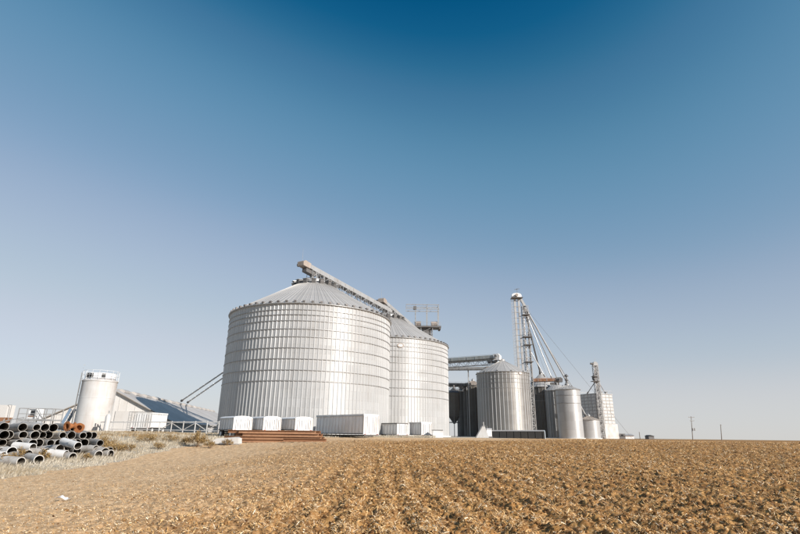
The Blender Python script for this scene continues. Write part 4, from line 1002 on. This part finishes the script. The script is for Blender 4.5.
# ------------------------------------------------------------------ white pipe rail fence and left yard equipment
def rail_fence():
    Y = 66.0; xs = np.linspace(101, 243, 13)
    pts = [W(x, 422.2, Y-(x-101)*.03) for x in xs]
    g = [gz(p.x, p.y) for p in pts]
    t = thing('rail_fence', 'white pipe rail fence with diagonal braces before the storage building', 'fence', (pts[0].x, pts[0].y, g[0]))
    for i in range(12):
        a, b = pts[i], pts[i+1]
        part('top_rail', MB().bar(a, b, .10, .13), 'fence', t)
        a2, b2 = Vector((a.x, a.y, g[i]+.45)), Vector((b.x, b.y, g[i+1]+.45))
        part('lower_rail', MB().bar(a2, b2, .08, .08), 'fence', t)
        if i >= 5: part('diagonal_brace', MB().bar(a2, b-Vector((0, 0, .1)), .07) if i % 2 else MB().bar(b2, a-Vector((0, 0, .1)), .07), 'fence', t)
    for i in range(13): part('post', MB().tube((pts[i].x, pts[i].y, g[i]-.1), (pts[i].x, pts[i].y, pts[i].z+.12), .065, n=8), 'fence', t)
    # gravity tank trailer behind the fence
    Y = 72.0; a, b = W(131, 420, Y), W(152, 420, Y); zb = gz(a.x, Y); zt = W(141, 412.4, Y).z
    w = wagon('white box wagon with a frame rack behind the rail fence', (a+b)/2, b.x-a.x, 4.0, zt-zb, R_(-6), zb, top='flat', clear=.7, name='box_wagon')
    m = MB(); x0 = -(b.x-a.x)/2
    for q in (x0-.45, x0-.08): m.bar((q, -.05, .05), (q, -.05, zt-zb+.1), .05)
    for k in range(7): m.bar((x0-.45, -.05, .4+k*.32), (x0-.08, -.05, .4+k*.32), .04)
    m.bar((x0-.45, -.05, zt-zb+.05), (-x0, -.05, zt-zb+.05), .06)
    lpart('ladder', m, 'steel', w)
rail_fence()
def left_yard():
    # sampling platform with a small cab
    Y = 52.0; zb = gz(W(35, 420, Y).x, Y)
    xl, xr = W(18.3, 414, Y).x, W(52.5, 414, Y).x; z0, z1 = W(35, 419.5, Y).z, W(35, 408.5, Y).z
    t = thing('sampling_platform', 'white framed platform with a small cab window behind the pipe pile', 'platform', ((xl+xr)/2, Y, zb))
    m = MB(); n = 5
    for k in range(n):
        x = xl+(xr-xl)*k/(n-1)
        for y in (Y, Y+1.6): part('post', MB().bar((x, y, zb), (x, y, z1), .07), 'steel', t)
    for y in (Y, Y+1.6):
        for z in (z0, (z0+z1)/2, z1): m.bar((xl, y, z), (xr, y, z), .06)
    for x in (xl, xr): m.bar((x, Y, z1), (x, Y+1.6, z1), .06)
    m.bar((xl+(xr-xl)*.55, Y, z1), (xl+(xr-xl)*.75, Y, z0), .05)
    part('rails', m, 'steel', t)
    part('deck', MB().box(((xl+xr)/2, Y+.8, z0-.06), (xr-xl+.1, 1.7, .10)), 'steel', t)
    c0, c1 = W(27.5, 414, Y).x, W(34.5, 414, Y).x
    cab = part('cab', MB().box(((c0+c1)/2, Y+.75, (z0+z1)/2+.02), (c1-c0, 1.2, z1-z0-.1)), 'white', t)
    part('window', MB().box(((c0+c1)/2+.05, Y+.14, (z0+z1)/2+.10), ((c1-c0)*.55, .03, (z1-z0)*.45)), 'glass', cab)
    part('window_sill', MB().box(((c0+c1)/2, Y+.12, (z0+z1)/2-.22), ((c1-c0)*.95, .10, .06)), 'rust', cab)
    m = MB()
    for k in range(22):
        x = xl+(xr-xl)*k/21*.55; m.bar((x, Y-.05, z0-.75), (x, Y-.05, z0-.08), .03)
    m.bar((xl, Y-.05, z0-.75), (xl+(xr-xl)*.55, Y-.05, z0-.75), .05)
    part('kick_fence', m, 'steel', t)
    # boxy hopper at the left edge
    Y = 47.0; a, b = W(-6, 415, Y), W(5.5, 415, Y); zb = gz(a.x, Y); z0, z1 = W(2, 417.5, Y).z, W(2, 405, Y).z
    t = thing('seed_hopper', 'pinkish white upright hopper with a rusty base at the yard end', 'hopper', ((a.x+b.x)/2, Y, zb))
    part('body', MB().box(((a.x+b.x)/2, Y+.5, (z0+z1)/2), (b.x-a.x, 1.0, z1-z0)), 'cream', t)
    part('rusty_base', MB().prism([(a.x, Y-.02, z0), (b.x, Y-.02, z0), (b.x-.25, Y-.02, z0-.45), (a.x+.25, Y-.02, z0-.45)], (0, 1.04, 0)), 'rust', t)
    for x in (a.x+.08, b.x-.08):
        for y in (Y+.06, Y+.94): part('leg', MB().bar((x, y, zb), (x, y, z0), .08), 'steel', t)
    part('frame', MB().bar((b.x, Y, z1), (b.x+.35, Y, z1), .04).bar((b.x+.35, Y, z1), (b.x+.35, Y, z0-.3), .04).bar((b.x+.35, Y, z0-.3), (b.x-.1, Y, z0-.3), .04), 'steel', t)
    # sloped ramp rail from the left edge up to the platform
    Y = 45.0; p0, p1 = W(-8, 423.5, Y), W(24, 417.5, Y); zb = gz(p0.x, Y)
    t = thing('ramp_rail', 'sloping pale ramp railing leading up to the cab platform', 'railing', (p1.x, Y, gz(p1.x, Y)))
    part('handrail', MB().bar(p0, p1, .06), 'steel', t); part('mid_rail', MB().bar(p0-Vector((0, 0, .4)), p1-Vector((0, 0, .4)), .05), 'steel', t)
    for k in range(6): q = p0.lerp(p1, k/5); part('post', MB().bar((q.x, Y, gz(q.x, Y)), q, .06), 'steel', t)
    # tarp-covered machine behind the pile
    Y = 40.0; a, b = W(-4, 428, Y), W(14, 428, Y); zb = gz(a.x, Y); zt = W(5, 424.5, Y).z
    t = thing('farm_implement', 'pale implement frame with rust spots behind the pipe pile', 'implement', ((a.x+b.x)/2, Y, zb))
    part('frame', MB().bar((a.x, Y, zt), (b.x, Y, zt-.1), .16).bar((a.x, Y+.8, zt), (b.x, Y+.8, zt-.1), .16), 'cream', t)
    for k in range(5):
        x = a.x+(b.x-a.x)*(k+.5)/5; part('shank', MB().bar((x, Y+.4, zt), (x-.1, Y+.2, zb+.05), .12), 'rust' if k % 2 else 'cream', t)
        part('cross_beam', MB().bar((x, Y, zt-.02), (x, Y+.8, zt-.02), .12), 'cream', t)
left_yard()
# ------------------------------------------------------------------ shrubs and weeds
def shrub(label, x, y, h, w, seed, nleaf=700, group='dry shrubs on the verge'):
    rg = np.random.default_rng(seed); g = gz(x, y)
    t = thing('dry_shrub', label, 'shrub', (x, y, g), 0, group); m = MB(); tips = []
    for k in range(16):
        an = rg.random()*2*math.pi; sp = rg.random()**.6*w/2; tip = Vector((sp*math.cos(an), sp*math.sin(an), h*(1-.5*(2*sp/w)**2)*(.7+.4*rg.random())))
        mid = tip*.5+Vector((0, 0, h*.12)); m.tube((0, 0, -.05), mid, .014, .009, 4, False); m.tube(mid, tip, .009, .004, 4, False); tips += [(mid, tip)]
    lpart('stems', m, 'bark', t)
    P = []; n = nleaf
    for i in range(n):
        a, b = tips[i % len(tips)]; f = rg.random()**.7; c = a.lerp(b, f)+Vector(rg.standard_normal(3)*w*.055)
        c.z = max(c.z, .03); P.append(c)
    P = np.array(P); s = (.018+.03*rg.random(n))*(1+h*.4); b = np.array([(-.5, 0, 0), (.5, 0, 0), (.0, 1.6, .3)])
    global rng; keep = rng; rng = rg; Rm = rotmats(n, 1.3); rng = keep
    V = np.einsum('nij,nkj->nki', Rm, b[None]*s[:, None, None])+P[:, None, :]
    T = np.arange(3*n).reshape(-1, 3)
    link('foliage', np_mesh('foliage', V.reshape(-1, 3), T, M['weed'], dict(tint=np.repeat(np.clip(.5+.3*rg.standard_normal(n), 0, 1), 3))), t)
sh = [(198, 441, 44, 1.15, 1.7, 'large rounded brown shrub before the rail fence', 2200), (186, 441, 45.5, .6, .9, 'small brown shrub at the foot of the large one', 700), (211, 440, 43, .6, 1.0, 'low brown shrub between the large shrub and the pale trough', 700),
      (107, 436, 37, .8, 2.0, 'spreading brown shrub behind the tail of the pipe pile', 1500), (121, 436, 38.5, .55, 1.6, 'low tan shrub strung out behind the pipe pile', 900), (133, 438, 39, .5, 1.4, 'low sparse shrub before the white box wagon', 700), (104, 433, 41, .7, 2.2, 'wide rusty brown shrub in front of the stained tank', 1500), (147, 434.5, 46, .6, 2.4, 'long low brown shrub before the fence braces', 1300), (172, 435, 47, .6, 2.0, 'low brown shrub next to the large rounded shrub', 1000), (228, 436, 45.5, .55, 1.0, 'low weedy shrub growing over the rusty beams', 700),
      (160, 440, 41, .5, 1.3, 'thin tan shrub in the verge before the fence', 600), (18, 462, 26.2, .75, .8, 'upright brown weed growing up the pipe pile', 600), (42, 462, 26.4, .7, .75, 'brown weed clump before the pipe pile middle', 600), (5, 465, 25.8, .55, .8, 'low weed clump at the outer end of the pipe pile', 500), (86, 461, 26.6, .4, .7, 'small tan weed before the loose pale pipes', 400)]
for i, (px_, py_, Y, h, w, lab, nl) in enumerate(sh):
    p = W(px_, py_, Y) if Y > 36 else ground_at(px_, py_); shrub(lab, p.x, p.y, h, w, 100+i, nl)
# crumpled white plastic scrap on the headland
def scrap():
    p = None
    for k in range(800, 3000):
        q = Vector((0, 0, EYE))+ray(62, 501)*(k/100)
        if q.z < gz(q.x, q.y)+.02: p = q; break
    n = 9; xs = np.linspace(-.15, .15, n); X, Y = np.meshgrid(xs, xs*.55); rg = np.random.default_rng(5)
    Z = .015+.10*vnoise(X*14+3, Y*16+9)*np.exp(-(X/.15)**2)+.03*rg.random(X.shape)
    V = np.stack([X.ravel(), Y.ravel(), Z.ravel()], 1); i = np.arange(n*n).reshape(n, n)
    Q = np.stack([i[:-1, :-1], i[:-1, 1:], i[1:, 1:], i[1:, :-1]], -1).reshape(-1, 4)
    tag(link('plastic_scrap', np_mesh('plastic_scrap', V, Q, M['white']), None, (p.x, p.y, float(surf_z(np.array([p.x]), np.array([p.y]))[0]))), 'crumpled white plastic scrap lying on the sandy headland', 'litter')
scrap()
